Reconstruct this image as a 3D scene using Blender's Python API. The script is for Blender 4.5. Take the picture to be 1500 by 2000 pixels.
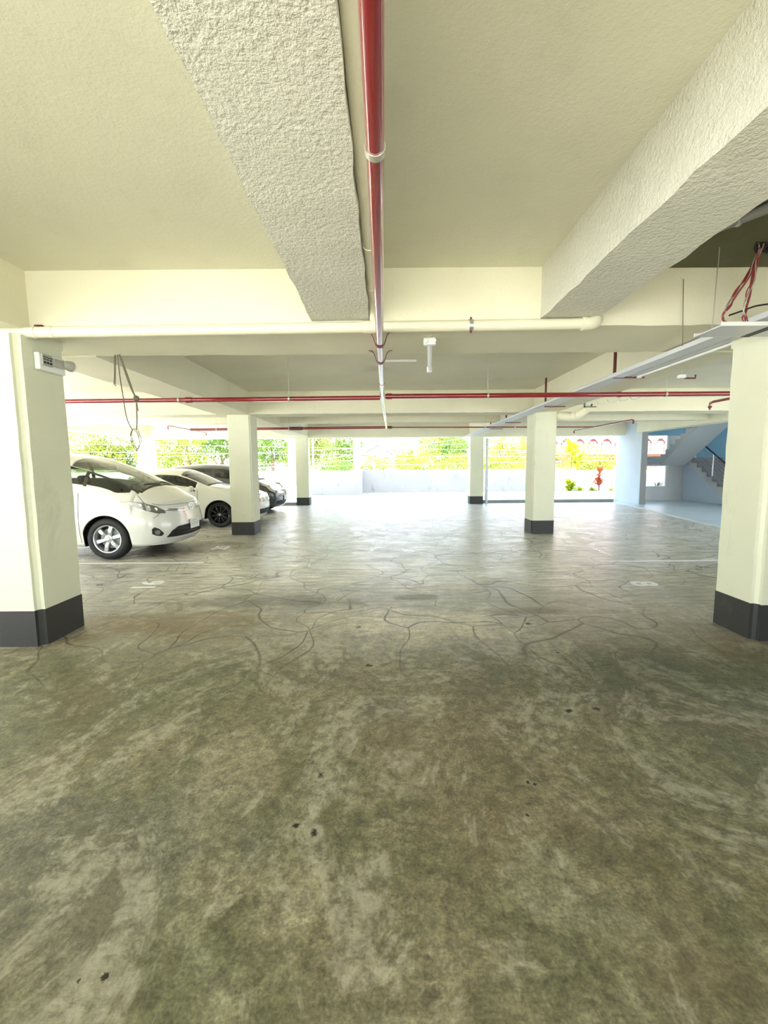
import bpy, bmesh, math, random
import numpy as np
from mathutils import Vector, Matrix
random.seed(7)
for o in list(bpy.data.objects): bpy.data.objects.remove(o)
SC = bpy.context.scene
COL = SC.collection

# ---------------------------------------------------------------- camera, sky, sun, exposure
F, PITCH, YAW, ROLL, CX, CY, HCAM = 830., .1002, -.0003, -.00806, 754.06, 993.53, 1.5
_f = np.array([-math.sin(YAW)*math.cos(PITCH), math.cos(YAW)*math.cos(PITCH), -math.sin(PITCH)])
_r = np.array([math.cos(YAW), math.sin(YAW), 0]); _u = np.cross(_r, _f)
CA = _r*math.cos(ROLL)+_u*math.sin(ROLL); CB = -_r*math.sin(ROLL)+_u*math.cos(ROLL)
cam = bpy.data.cameras.new('camera'); co = bpy.data.objects.new('camera', cam); COL.objects.link(co)
cam.sensor_fit = 'HORIZONTAL'; cam.sensor_width = 36; cam.lens = F/1500*36
cam.shift_x = -(CX-750)/1500; cam.shift_y = (CY-1000)/1500
cam.clip_start = .05; cam.clip_end = 600
M = Matrix.Identity(4)
for i in range(3):
    M[i][0] = CA[i]; M[i][1] = CB[i]; M[i][2] = -_f[i]
M[2][3] = HCAM
co.matrix_world = M
SC.camera = co
def at(u, v, **k):                      # a photo pixel on a chosen plane -> world point
    d = CA*(u-CX)/F-CB*(v-CY)/F+_f
    n, val = list(k.items())[0]; a = 'XYZ'.index(n)
    C = np.array([0, 0, HCAM]); t = (val-C[a])/d[a]
    return tuple(C+t*d)

W = bpy.data.worlds.new('sky'); SC.world = W; W.use_nodes = True
nt = W.node_tree; nt.nodes.clear()
wo = nt.nodes.new('ShaderNodeOutputWorld'); bg = nt.nodes.new('ShaderNodeBackground')
tc = nt.nodes.new('ShaderNodeTexCoord'); sx = nt.nodes.new('ShaderNodeSeparateXYZ')
rp = nt.nodes.new('ShaderNodeValToRGB')
rp.color_ramp.elements[0].position = 0; rp.color_ramp.elements[0].color = (.90, .95, 1, 1)
rp.color_ramp.elements[1].position = .8; rp.color_ramp.elements[1].color = (.55, .74, 1, 1)
nt.links.new(tc.outputs['Generated'], sx.inputs[0]); nt.links.new(sx.outputs[2], rp.inputs[0])
nt.links.new(rp.outputs[0], bg.inputs[0]); nt.links.new(bg.outputs[0], wo.inputs[0])
bg.inputs[1].default_value = 1.6
sl = bpy.data.lights.new('sun', 'SUN'); sl.energy = 15.0; sl.angle = math.radians(1.2); sl.color = (1, .96, .88)
so = bpy.data.objects.new('sun', sl); COL.objects.link(so)
so.rotation_euler = (math.radians(46), 0, math.radians(-42))     # high sun behind the camera, a little from the left
SC.view_settings.view_transform = 'Standard'; SC.view_settings.look = 'None'
SC.view_settings.gamma = 1; SC.view_settings.use_curve_mapping = False
SC.view_settings.exposure = 1.66

# ---------------------------------------------------------------- helpers
def tag(o, label=None, cat=None, group=None, kind=None):
    if label: o['label'] = label
    if cat: o['category'] = cat
    if group: o['group'] = group
    if kind: o['kind'] = kind
    return o
def empty(name, loc=(0, 0, 0), label=None, cat=None, group=None, kind=None, rz=0):
    o = bpy.data.objects.new(name, None); COL.objects.link(o); o.location = loc; o.rotation_euler[2] = rz
    o.empty_display_size = .1
    return tag(o, label, cat, group, kind)
def link(name, me, m, parent=None, smooth=False):
    o = bpy.data.objects.new(name, me); COL.objects.link(o)
    if m is not None and not me.materials: me.materials.append(m)
    if smooth:
        me.polygons.foreach_set('use_smooth', [True]*len(me.polygons))
        if smooth != 'all': me.set_sharp_from_angle(angle=math.radians(40))
    if parent is not None: o.parent = parent
    return o
def obj(name, bm, m, parent=None, smooth=False, bevel=0, seg=2):
    bmesh.ops.recalc_face_normals(bm, faces=bm.faces)
    if bevel:
        es = [e for e in bm.edges if len(e.link_faces) == 2 and e.calc_face_angle(0) > .6]
        bmesh.ops.bevel(bm, geom=es, offset=bevel, segments=seg, profile=.5, affect='EDGES', clamp_overlap=True)
    me = bpy.data.meshes.new(name); bm.to_mesh(me); bm.free()
    return link(name, me, m, parent, smooth)
def B(): return bmesh.new()
def box(bm, x0, x1, y0, y1, z0, z1, mat=None):
    vs = [bm.verts.new(p) for p in ((x0,y0,z0),(x1,y0,z0),(x1,y1,z0),(x0,y1,z0),(x0,y0,z1),(x1,y0,z1),(x1,y1,z1),(x0,y1,z1))]
    if mat is not None:
        for v in vs: v.co = mat @ v.co
    for f in ((0,3,2,1),(4,5,6,7),(0,1,5,4),(1,2,6,5),(2,3,7,6),(3,0,4,7)): bm.faces.new([vs[i] for i in f])
    return bm
def prism(bm, poly, axis, a, b):
    """extrude a polygon given in the two other axes along axis from a to b"""
    def P(p, t):
        q = list(p); q.insert(axis, t); return q
    A = [bm.verts.new(P(p, a)) for p in poly]; C = [bm.verts.new(P(p, b)) for p in poly]
    n = len(poly); bm.faces.new(A); bm.faces.new(C[::-1])
    for i in range(n): bm.faces.new((A[i], C[i], C[(i+1) % n], A[(i+1) % n]))
    return bm
def smooth_pts(pts, k=6):
    P = [Vector(p) for p in pts]; out = []
    for i in range(len(P)-1):
        a = P[max(i-1, 0)]; b = P[i]; c = P[i+1]; d = P[min(i+2, len(P)-1)]
        for j in range(k):
            t = j/k
            out.append(.5*((2*b)+(c-a)*t+(2*a-5*b+4*c-d)*t*t+(3*b-a-3*c+d)*t**3))
    out.append(P[-1]); return out
def tube(bm, pts, r, seg=10, cap=True, radii=None, smooth=0):
    pts = smooth_pts(pts, smooth) if smooth else [Vector(p) for p in pts]
    n = len(pts); rings = []; up = None
    for i, p in enumerate(pts):
        d = (pts[min(i+1, n-1)]-pts[max(i-1, 0)]).normalized()
        if up is None: up = d.orthogonal().normalized()
        else:
            up = (up-d*up.dot(d))
            up = up.normalized() if up.length > 1e-6 else d.orthogonal().normalized()
        s = d.cross(up); rr = radii[i] if radii else r
        rings.append([bm.verts.new(p+(up*math.cos(2*math.pi*j/seg)+s*math.sin(2*math.pi*j/seg))*rr) for j in range(seg)])
    for i in range(n-1):
        for j in range(seg):
            bm.faces.new((rings[i][j], rings[i][(j+1) % seg], rings[i+1][(j+1) % seg], rings[i+1][j]))
    if cap:
        bm.faces.new(rings[0][::-1]); bm.faces.new(rings[-1])
    return bm
def lathe(bm, prof, axis='y', n=40, c=(0, 0, 0), close=False):
    rings = []
    for (r, h) in prof:
        ring = []
        for j in range(n):
            a = 2*math.pi*j/n; ca, sa = math.cos(a)*r, math.sin(a)*r
            p = {'y': (ca, h, sa), 'z': (ca, sa, h), 'x': (h, ca, sa)}[axis]
            ring.append(bm.verts.new((p[0]+c[0], p[1]+c[1], p[2]+c[2])))
        rings.append(ring)
    m = len(rings)
    for i in range(m if close else m-1):
        A, C = rings[i], rings[(i+1) % m]
        for j in range(n): bm.faces.new((A[j], A[(j+1) % n], C[(j+1) % n], C[j]))
    if not close:
        for R, rr in ((rings[0], prof[0][0]), (rings[-1], prof[-1][0])):
            if rr > 1e-5: bm.faces.new(R)
    bmesh.ops.remove_doubles(bm, verts=bm.verts, dist=1e-5)
    return bm

# ---------------------------------------------------------------- materials
def mat(name, color, rough=.6, metal=0, spec=.5, coat=0, emit=None):
    m = bpy.data.materials.new(name); m.use_nodes = True
    b = m.node_tree.nodes['Principled BSDF']
    b.inputs['Base Color'].default_value = (*color, 1); b.inputs['Roughness'].default_value = rough
    b.inputs['Metallic'].default_value = metal; b.inputs['Specular IOR Level'].default_value = spec
    b.inputs['Coat Weight'].default_value = coat; b.inputs['Coat Roughness'].default_value = .04
    if emit: b.inputs['Emission Color'].default_value = (*emit[0], 1); b.inputs['Emission Strength'].default_value = emit[1]
    return m
class NG:
    def __init__(s, m): s.t = m.node_tree; s.b = s.t.nodes['Principled BSDF']; s.co = None
    def n(s, ty, **kw):
        x = s.t.nodes.new(ty)
        for k, v in kw.items():
            if k.startswith('i_'):
                key = k[2:].replace('_', ' '); x.inputs[key].default_value = v
            else: setattr(x, k, v)
        return x
    def l(s, a, b): s.t.links.new(a, b)
    def coord(s, scale=(1, 1, 1)):
        g = s.n('ShaderNodeNewGeometry'); mp = s.n('ShaderNodeMapping'); mp.inputs['Scale'].default_value = scale
        s.l(g.outputs['Position'], mp.inputs[0]); return mp.outputs[0]
    def noise(s, scale, detail=5, rough=.6, co=None, dist=0):
        x = s.n('ShaderNodeTexNoise'); x.inputs['Scale'].default_value = scale; x.inputs['Detail'].default_value = detail
        x.inputs['Roughness'].default_value = rough; x.inputs['Distortion'].default_value = dist
        if co: s.l(co, x.inputs['Vector'])
        return x.outputs['Fac']
    def ramp(s, fac, stops):
        x = s.n('ShaderNodeValToRGB'); e = x.color_ramp.elements
        while len(e) < len(stops): e.new(.5)
        for i, (p, c) in enumerate(stops):
            e[i].position = p; e[i].color = (*(c if hasattr(c, '__len__') else (c, c, c)), 1)
        s.l(fac, x.inputs[0]); return x.outputs[0]
    def mix(s, fac, a, b, mode='MIX'):
        x = s.n('ShaderNodeMix', data_type='RGBA', blend_type=mode)
        for k, v in ((0, fac), (6, a), (7, b)):
            if hasattr(v, 'links') or hasattr(v, 'is_linked'): s.l(v, x.inputs[k])
            elif hasattr(v, '__len__'): x.inputs[k].default_value = (*v, 1)
            else: x.inputs[k].default_value = v
        return x.outputs[2]
    def math(s, op, a, b=0.):
        x = s.n('ShaderNodeMath', operation=op)
        for k, v in ((0, a), (1, b)):
            if hasattr(v, 'is_linked'): s.l(v, x.inputs[k])
            else: x.inputs[k].default_value = v
        return x.outputs[0]
    def bump(s, h, strength=.5, dist=.01, prev=None):
        x = s.n('ShaderNodeBump'); x.inputs['Strength'].default_value = strength; x.inputs['Distance'].default_value = dist
        s.l(h, x.inputs['Height'])
        if prev: s.l(prev, x.inputs['Normal'])
        s.l(x.outputs[0], s.b.inputs['Normal']); return x.outputs[0]
def plaster(name, color, scale=60, strength=.4, dist=.004, stain=.12, dark=(.42, .40, .28), rough=.75):
    m = mat(name, color, rough); g = NG(m); c = g.coord()
    big = g.noise(.9, 3, .6, c); blot = g.ramp(big, [(.35, 1.), (.62, .93), (.75, .8)])
    col = g.mix(1., (*color,), blot, 'MULTIPLY')
    st = g.noise(3.2, 5, .75, g.coord((1, 1, .45)), .6)
    sf = g.math('MULTIPLY', g.ramp(st, [(.58, 0.), (.72, 1.)]), stain)
    col = g.mix(sf, col, dark); g.l(col, g.b.inputs['Base Color'])
    h = g.noise(scale, 4, .65, c); g.bump(h, strength, dist)
    return m
M_CEIL = plaster('ceiling_paint', (.74, .72, .57), 45, .5, .005, .12)
M_BEAM = plaster('beam_paint', (.79, .76, .575), 40, .4, .005, .12)
M_ROUGH = plaster('rough_plaster', (.74, .73, .63), 40, 1., .013, .1)
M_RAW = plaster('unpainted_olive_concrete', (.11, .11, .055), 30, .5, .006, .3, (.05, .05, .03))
M_COLM = plaster('column_paint', (.78, .79, .60), 70, .35, .004, .35, (.50, .52, .38))
M_BASE = plaster('black_skirting_paint', (.035, .035, .032), 60, .5, .004, .25, (.16, .16, .14), .55)
M_PARA = plaster('weathered_parapet', (.50, .48, .47), 12, .4, .006, .75, (.26, .25, .26))
M_WHITEW = plaster('white_wall_paint', (.82, .82, .80), 40, .3, .004, .25, (.5, .5, .52))
M_BLUEW = plaster('blue_wall_paint', (.30, .55, .72), 40, .3, .004, .15, (.25, .45, .6))
M_PALE = plaster('pale_blue_wall_paint', (.58, .66, .74), 60, .3, .004, .3, (.46, .54, .62))
M_STAIR = plaster('stair_concrete', (.42, .44, .44), 50, .3, .004, .2, (.3, .3, .3))
M_TREAD = mat('stair_tread_stone', (.20, .20, .20), .5)
M_DRAIN = plaster('cream_pipe_paint', (.82, .79, .60), 30, .15, .002, .35, (.5, .46, .3), .45)
M_RED = mat('red_pipe_paint', (.24, .006, .012), .14, 0, .7, 1.)
M_REDBR = mat('red_brown_steel', (.13, .03, .025), .5)
M_STEEL = mat('galvanised_steel', (.55, .55, .55), .35, .8)
M_GALV = mat('zinc_clamp', (.55, .54, .46), .4, .6)
M_WHITE = mat('white_plastic', (.85, .86, .84), .35)
M_TRUNK = mat('white_conduit', (.66, .68, .70), .4)
M_GREYP = mat('grey_plastic', (.42, .42, .36), .5)
M_DIFF = mat('lamp_diffuser', (.9, .9, .86), .3)
M_BLACK = mat('black_rubber', (.012, .012, .012), .65)
M_BLACKG = mat('black_gloss', (.01, .01, .012), .12, 0, .5, .6)
M_WIRE = mat('old_grey_wire', (.16, .15, .10), .6)
M_WIRER = mat('red_cable', (.26, .03, .03), .5)
M_LINE = plaster('white_road_paint', (.97, .97, .96), 80, .2, .002, .0, rough=.35)
M_KERB = plaster('grey_kerb_concrete', (.30, .30, .29), 40, .3, .004)
M_CARW = mat('white_car_paint', (.74, .75, .69), .25, 0, .5, .8)
M_CARD = mat('dark_car_paint', (.03, .033, .038), .25, 0, .5, 1.)
M_CHROME = mat('chrome', (.75, .75, .75), .12, 1)
M_ALLOY = mat('silver_alloy', (.55, .57, .6), .28, .85)
M_LENS = mat('headlamp_lens', (.17, .165, .12), .12, .1, .5, .4)
M_REFL = mat('lamp_reflector', (.75, .75, .72), .15, .8)
M_SEAT = mat('grey_seat_cloth', (.10, .10, .09), .8)
M_CARPETB = mat('dark_cabin_plastic', (.03, .03, .03), .6)
def glass(name, tint, gloss=1., ior=1.5):
    m = bpy.data.materials.new(name); m.use_nodes = True; t = m.node_tree; t.nodes.clear()
    o = t.nodes.new('ShaderNodeOutputMaterial'); mx = t.nodes.new('ShaderNodeMixShader'); tr = t.nodes.new('ShaderNodeBsdfTransparent')
    gl = t.nodes.new('ShaderNodeBsdfGlossy'); fr = t.nodes.new('ShaderNodeFresnel'); fr.inputs[0].default_value = ior
    tr.inputs[0].default_value = (*tint, 1); gl.inputs['Roughness'].default_value = .02; gl.inputs[0].default_value = (gloss, gloss, gloss, 1)
    t.links.new(fr.outputs[0], mx.inputs[0]); t.links.new(tr.outputs[0], mx.inputs[1]); t.links.new(gl.outputs[0], mx.inputs[2]); t.links.new(mx.outputs[0], o.inputs[0])
    return m
M_WSCR = glass('windscreen_glass', (.66, .78, .64), 1., 1.9)
M_TINTV = glass('privacy_glass', (.42, .50, .40))
M_LENS2 = mat('clear_headlamp', (.62, .56, .42), .1, .1, .6, 1.)
M_TINT = glass('tinted_glass', (.10, .10, .09))
M_CLEAR = glass('clear_glass', (.9, .95, .95))

def floor_mat():
    m = mat('worn_concrete_floor', (.2, .18, .11), .5); g = NG(m); c = g.coord()
    n1 = g.noise(.55, 5, .62, c, .6); n2 = g.noise(2.3, 5, .7, c, 1.); n3 = g.noise(14, 4, .75, c, .3); n4 = g.noise(90, 1, .6, c)
    base = g.ramp(n1, [(.36, (.095, .115, .060)), (.46, (.165, .165, .090)), (.54, (.25, .215, .13)), (.66, (.38, .34, .24))])
    b2 = g.ramp(n2, [(.36, (.075, .078, .045)), (.5, (.165, .155, .09)), (.64, (.34, .32, .22))])
    col = g.mix(.45, base, b2)
    # stains and crusts with places of their own
    wob = g.noise(2.6, 4, .7, c, .5)
    def blob(cx, cy, rx, ry, color, k, col, mode='MIX'):
        vm2 = g.n('ShaderNodeVectorMath', operation='MULTIPLY_ADD'); vm2.inputs[1].default_value = (1/rx, 1/ry, 0); vm2.inputs[2].default_value = (-cx/rx, -cy/ry, 0); g.l(c, vm2.inputs[0])
        ln = g.n('ShaderNodeVectorMath', operation='LENGTH'); g.l(vm2.outputs[0], ln.inputs[0])
        d = g.math('ADD', ln.outputs['Value'], g.math('MULTIPLY', g.math('SUBTRACT', wob, .5), 2.4))
        return g.mix(g.math('MULTIPLY', g.ramp(d, [(.5, 1.), (1., 0.)]), k), col, color, mode)
    for b in ((-1.2, 4.62, 1.35, .26, (.13, .125, .08), .6), (-2.3, 3.9, 1.3, .5, (.19, .14, .065), .55), (.1, 4.0, 1.7, .9, (.46, .43, .35), .45), (1.9, 2.75, 1.0, .55, (.11, .125, .08), .55),
              (-.78, 2.0, .28, .55, (.36, .32, .22), .5), (.55, 2.1, .6, .8, (.21, .165, .10), .4), (-1.3, 1.5, .8, .5, (.13, .14, .12), .45), (-1.9, 2.5, .9, .4, (.12, .13, .065), .4), (3.2, 3.3, .8, .35, (.20, .15, .06), .4), (1.6, 1.3, .7, .5, (.22, .19, .10), .35), (-3.2, 8.3, 1.5, 1.1, (.13, .10, .055), .75), (-5.5, 7.7, 2.2, 1.1, (.10, .10, .09), .8), (-3.0, 4.4, .9, .6, (.17, .17, .17), .5)):
        col = blob(*b, col)
    fine = g.ramp(n3, [(.38, .45), (.5, 1.), (.62, 1.55)]); col = g.mix(.55, col, fine, 'MULTIPLY')
    n5 = g.noise(38, 3, .75, c, .4); f5 = g.ramp(n5, [(.38, .62), (.5, 1.), (.62, 1.4)]); col = g.mix(.45, col, f5, 'MULTIPLY')
    grit = g.ramp(n4, [(.3, .6), (.7, 1.35)]); col = g.mix(.6, col, grit, 'MULTIPLY')
    # rust-brown and moss tints
    t = g.noise(.9, 5, .6, g.coord((1.3, .7, 1)), .3)
    col = g.mix(g.math('MULTIPLY', g.ramp(t, [(.52, 0.), (.68, 1.)]), .35), col, (.20, .13, .075))
    # pale worn laitance patches
    p = g.noise(1.5, 6, .78, g.coord((1, .6, 1)), 1.2)
    far = g.n('ShaderNodeSeparateXYZ'); ge = g.n('ShaderNodeNewGeometry'); g.l(ge.outputs['Position'], far.inputs[0])
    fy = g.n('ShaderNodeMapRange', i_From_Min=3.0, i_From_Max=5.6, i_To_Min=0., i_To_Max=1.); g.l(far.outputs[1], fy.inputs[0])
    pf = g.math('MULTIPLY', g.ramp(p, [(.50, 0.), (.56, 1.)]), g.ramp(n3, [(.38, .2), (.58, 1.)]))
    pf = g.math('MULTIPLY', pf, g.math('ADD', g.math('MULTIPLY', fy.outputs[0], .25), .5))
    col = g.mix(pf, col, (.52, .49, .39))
    # paler floor from about four metres on, with daylight sheen put into the colour
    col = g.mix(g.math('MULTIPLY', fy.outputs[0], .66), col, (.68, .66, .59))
    sk = g.noise(3.4, 4, .72, g.coord((.55, 3.6, 1)), .8); sk2 = g.noise(11, 3, .7, g.coord((.5, 4., 1)), .5)
    skc = g.mix(1., g.ramp(sk, [(.38, .55), (.5, 1.), (.6, 1.45)]), g.ramp(sk2, [(.36, .62), (.5, 1.), (.62, 1.3)]), 'MULTIPLY')
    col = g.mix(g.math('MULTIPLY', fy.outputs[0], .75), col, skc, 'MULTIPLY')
    ov = g.n('ShaderNodeTexVoronoi'); ov.inputs['Scale'].default_value = 1.; g.l(g.coord((.85, 2.6, 1)), ov.inputs['Vector'])
    ovd = g.math('ADD', ov.outputs['Distance'], g.math('MULTIPLY', g.math('SUBTRACT', sk2, .5), .25)); sepc = g.n('ShaderNodeSeparateColor'); g.l(ov.outputs['Color'], sepc.inputs[0])
    ovm = g.math('MULTIPLY', g.ramp(ovd, [(.10, 1.), (.17, 0.)]), g.math('MULTIPLY', g.math('GREATER_THAN', sepc.outputs[0], .6), fy.outputs[0]))
    col = g.mix(g.math('MULTIPLY', ovm, .7), col, (.13, .115, .075))
    for b in ((-1.3, 4.62, 1.5, .28, (.42, .40, .32), .85), (-2.2, 4.0, 1.4, .45, (.62, .50, .32), .85), (-4.8, 5.6, 2.0, 1.1, (.62, .64, .66), .8), (-3.9, 7.9, 1.6, .9, (.45, .38, .26), .85),
              (4.3, 5.3, 1.4, .9, (.72, .66, .52), .7), (2.0, 3.0, 1.2, .5, (.6, .62, .5), .7), (.25, 4.0, 1.1, .55, (1.5, 1.45, 1.35), .8), (.1, 6.0, 2.4, 1.1, (1.3, 1.28, 1.22), .8), (.35, 4.75, .35, .12, (.45, .4, .3), .9), (1.45, 4.25, .5, .14, (.5, .42, .3), .8)):
        col = blob(*b, col, 'MULTIPLY')
    # cracks: warped voronoi edges
    w = g.n('ShaderNodeTexNoise'); w.inputs['Scale'].default_value = .95; w.inputs['Detail'].default_value = 1.2; g.l(c, w.inputs['Vector'])
    vm = g.n('ShaderNodeVectorMath', operation='MULTIPLY_ADD'); vm.inputs[1].default_value = (1.35, 1.35, 0); g.l(w.outputs['Color'], vm.inputs[0]); g.l(c, vm.inputs[2])
    cracks = None
    for sc, wd, lo, hi, strg in ((1.05, .0065, .36, .44, .95), (.6, .005, .3, .4, .85)):
        v = g.n('ShaderNodeTexVoronoi', feature='DISTANCE_TO_EDGE'); v.inputs['Scale'].default_value = sc
        g.l(vm.outputs[0], v.inputs['Vector'])
        line = g.ramp(v.outputs['Distance'], [(0., 1.), (wd*.45, .9), (wd, 0.)])
        msk = g.ramp(g.noise(.8, 3, .5, c), [(lo, 0.), (hi, 1.)])
        ym = g.n('ShaderNodeMapRange', i_From_Min=2.4, i_From_Max=3.6); g.l(far.outputs[1], ym.inputs[0])
        k = g.math('MULTIPLY', g.math('MULTIPLY', line, msk), g.math('MULTIPLY', ym.outputs[0], strg))
        cracks = k if cracks is None else g.math('MAXIMUM', cracks, k)
    col = g.mix(cracks, col, (.055, .048, .036))
    # small pits
    vp = g.n('ShaderNodeTexVoronoi'); vp.inputs['Scale'].default_value = 3.1; g.l(vm.outputs[0], vp.inputs['Vector'])
    pit = g.ramp(vp.outputs['Distance'], [(.02, 1.), (.035, 0.)])
    pm = g.ramp(g.noise(1.3, 2, .5, c), [(.52, 0.), (.58, 1.)]); pit = g.math('MULTIPLY', pit, pm)
    col = g.mix(pit, col, (.03, .025, .018))
    for (u, v, rr) in ((627, 1514, .020), (578, 1612, .016), (614, 1626, .020), (205, 1908, .016), (1031, 1528, .012), (1045, 1532, .012), (155, 1915, .007), (1030, 1592, .010), (700, 1225, .03), (720, 1300, .03), (1110, 1388, .03), (1165, 1385, .03), (1032, 1218, .035), (1090, 1275, .022)):
        px, py, _ = at(u, v, Z=0)
        vm3 = g.n('ShaderNodeVectorMath', operation='DISTANCE'); g.l(c, vm3.inputs[0]); vm3.inputs[1].default_value = (px, py, 0)
        d = g.math('ADD', vm3.outputs['Value'], g.math('MULTIPLY', g.math('SUBTRACT', n5, .5), rr*2.5))
        k = g.ramp(d, [(rr*.5, 1.), (rr, 0.)]); halo = g.ramp(d, [(rr*1.1, .35), (rr*2.2, 0.)])
        col = g.mix(halo, col, (.40, .36, .26)); col = g.mix(k, col, (.02, .016, .01)); pit = g.math('MAXIMUM', pit, k)
    g.l(col, g.b.inputs['Base Color'])
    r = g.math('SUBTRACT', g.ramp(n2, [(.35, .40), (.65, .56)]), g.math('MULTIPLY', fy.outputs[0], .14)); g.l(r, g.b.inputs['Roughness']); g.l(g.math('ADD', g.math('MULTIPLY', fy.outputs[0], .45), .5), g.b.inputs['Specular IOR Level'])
    st = g.noise(26, 4, .7, g.coord((.25, 1.6, 1)), .4)
    h = g.math('ADD', g.math('MULTIPLY', n3, .6), g.math('MULTIPLY', st, .5))
    h = g.math('SUBTRACT', h, g.math('ADD', g.math('MULTIPLY', cracks, .9), pit))
    h = g.math('ADD', h, g.math('MULTIPLY', n2, 1.2))
    h = g.math('ADD', h, g.math('MULTIPLY', n4, .14))
    g.bump(h, .55, .006)
    return m
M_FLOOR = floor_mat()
M_GROUND = plaster('outdoor_concrete', (.62, .62, .59), 20, .3, .006, .2, (.35, .35, .33))
M_TILE = plaster('pale_lobby_screed', (.62, .70, .72), 20, .1, .002, .1, (.5, .58, .6), .3)

# ---------------------------------------------------------------- setting: floor, slab, beams
ZC = 3.1
def plane(name, x0, x1, y0, y1, z, m, th=.15):
    return tag(obj(name, box(B(), x0, x1, y0, y1, z-th, z), m), kind='structure')
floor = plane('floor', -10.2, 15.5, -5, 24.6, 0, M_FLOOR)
plane('ground', -120, 120, -80, 160, -.16, M_GROUND, .2)
ceil = tag(obj('ceiling', box(B(), -9.6, 9.4, -3.6, 16.95, ZC, ZC+.2), M_CEIL), kind='structure')
tag(obj('upper_storey', box(box(B(), -9.6, 9.4, -3.6, 16.95, 5.6, 12.2), 9.4, 15.4, 9.6, 17.4, 5.6, 12.2), M_WHITEW), kind='structure')
tag(obj('upper_parapet', box(box(box(B(), -9.6, 9.4, -3.6, -3.4, ZC+.2, 5.6), -9.6, -9.4, -3.4, 16.95, ZC+.2, 5.6), -9.4, 9.4, 16.75, 16.95, ZC+.2, 5.6), M_WHITEW), kind='structure')
def wob_box(x0, x1, y0, y1, z0, z1, amp, step=.12, seed=1):
    bm = box(B(), x0, x1, y0, y1, z0, z1)
    ax = 0 if (x1-x0) > (y1-y0) else 1
    L = (x1-x0) if ax == 0 else (y1-y0); n = int(L/step)
    es = [e for e in bm.edges if abs((e.verts[0].co-e.verts[1].co)[ax]) > L*.9]
    bmesh.ops.subdivide_edges(bm, edges=es, cuts=n)
    rr = random.Random(seed)
    for v in bm.verts:
        if v.co.z < z1-.01:
            v.co.z += rr.uniform(-amp, amp); v.co[1-ax] += rr.uniform(-amp, amp)
    return bm
def beam(x0, x1, y0, y1, zb, m=None, amp=.004, seed=1, bev=.012):
    bm = wob_box(x0, x1, y0, y1, zb, ZC+.005, amp, seed=seed)
    return tag(obj('ceiling_beam', bm, m or M_BEAM, bevel=0, smooth=True), kind='structure')
XL, XR = -2.92, 3.19
beam(-9.55, 9.2, 3.63, 4.46, 2.635, seed=2)                 # cross beam over the near columns
beam(-9.55, 9.2, 9.26, 9.8, 2.625, seed=3)
beam(-9.55, 9.2, 12.0, 12.3, 2.71, seed=4)
beam(-9.55, 9.2, 16.45, 16.95, 2.60, seed=5)
beam(-9.55, 9.2, -2.2, -1.7, 2.6, seed=6)
beam(-.595, -.12, -3.6, 3.66, 2.69, M_ROUGH, .006, 7)       # rough plastered beam left of the red pipe
beam(1.285, 1.74, -3.6, 3.66, 2.69, M_ROUGH, .006, 8)
for k, (a, b) in enumerate(((-3.6, XL), (XR, 3.66), (-9.55, -9.05))):
    for j, (c, d) in enumerate(((-3.6, 3.64), (4.44, 9.28), (9.78, 16.5))):
        if b == 3.66 and j == 0: a, b = 3.19, 3.66
        beam(a, b, c, d, 2.62, None, .003, 10+3*k+j)
beam(9.0, 9.4, -3.6, 15.4, 2.62, seed=30)

def column(x0, x1, y0, y1, ztop, zb, label, bev=.03, neck=0):
    e = empty('concrete_column', ((x0+x1)/2, (y0+y1)/2, 0), label, 'column', 'square concrete columns')
    hx, hy = (x1-x0)/2, (y1-y0)/2
    bm = box(B(), -hx, hx, -hy, hy, zb, ztop)
    es = [q for q in bm.edges if abs(q.verts[0].co.z-q.verts[1].co.z) > 1]
    bmesh.ops.subdivide_edges(bm, edges=es, cuts=14)
    for v in bm.verts:
        if zb+.02 < v.co.z < ztop-.02: v.co.x += random.uniform(-.003, .003); v.co.y += random.uniform(-.003, .003)
    es = [q for q in bm.edges if abs(q.verts[0].co.z-q.verts[1].co.z) > .05]
    bmesh.ops.bevel(bm, geom=es, offset=bev, segments=3, affect='EDGES')
    obj('shaft', bm, M_COLM, e, smooth=True)
    if neck: obj('column_head', box(B(), -hx+.02, hx-.02, -hy+.16, hy, ztop-.01, neck), M_COLM, e)
    bm = box(B(), -hx-.004, hx+.004, -hy-.004, hy+.004, 0, zb)
    es = [q for q in bm.edges if abs(q.verts[0].co.z-q.verts[1].co.z) > .1]
    bmesh.ops.bevel(bm, geom=es, offset=bev, segments=3, affect='EDGES')
    obj('black_skirting', bm, M_BASE, e, smooth=True)
    return e
column(XL-.62, XL+.01, 3.47, 4.0, 2.572, .31, 'cream concrete column at the left edge, nearest the camera, with the emergency light on it', .05, 2.64)
column(3.10, 3.75, 3.47, 3.95, 2.53, .31, 'cream concrete column at the right edge, nearest the camera, under the cable tray', .05, 2.64)
column(XL-.50, XL, 9.31, 9.83, 2.63, .29, 'cream concrete column standing beside the white sedan nose')
column(3.17, 3.66, 9.18, 9.67, 2.63, .29, 'cream concrete column in the middle distance on the right side of the aisle')
column(-3.47, -2.98, 16.47, 16.95, 2.61, .30, 'far slim column on the left side of the aisle by the low kerb')
column(3.27, 3.78, 16.47, 16.95, 2.61, .30, 'far slim column on the right side of the aisle with a grey pipe behind it')
column(-9.55, -9.05, 16.47, 16.95, 2.61, .30, 'far corner column seen above the roofs of the parked cars')
column(-9.55, -9.05, 9.31, 9.8, 2.63, .30, 'column standing deep in the left parking bays behind the white sedan')
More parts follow.
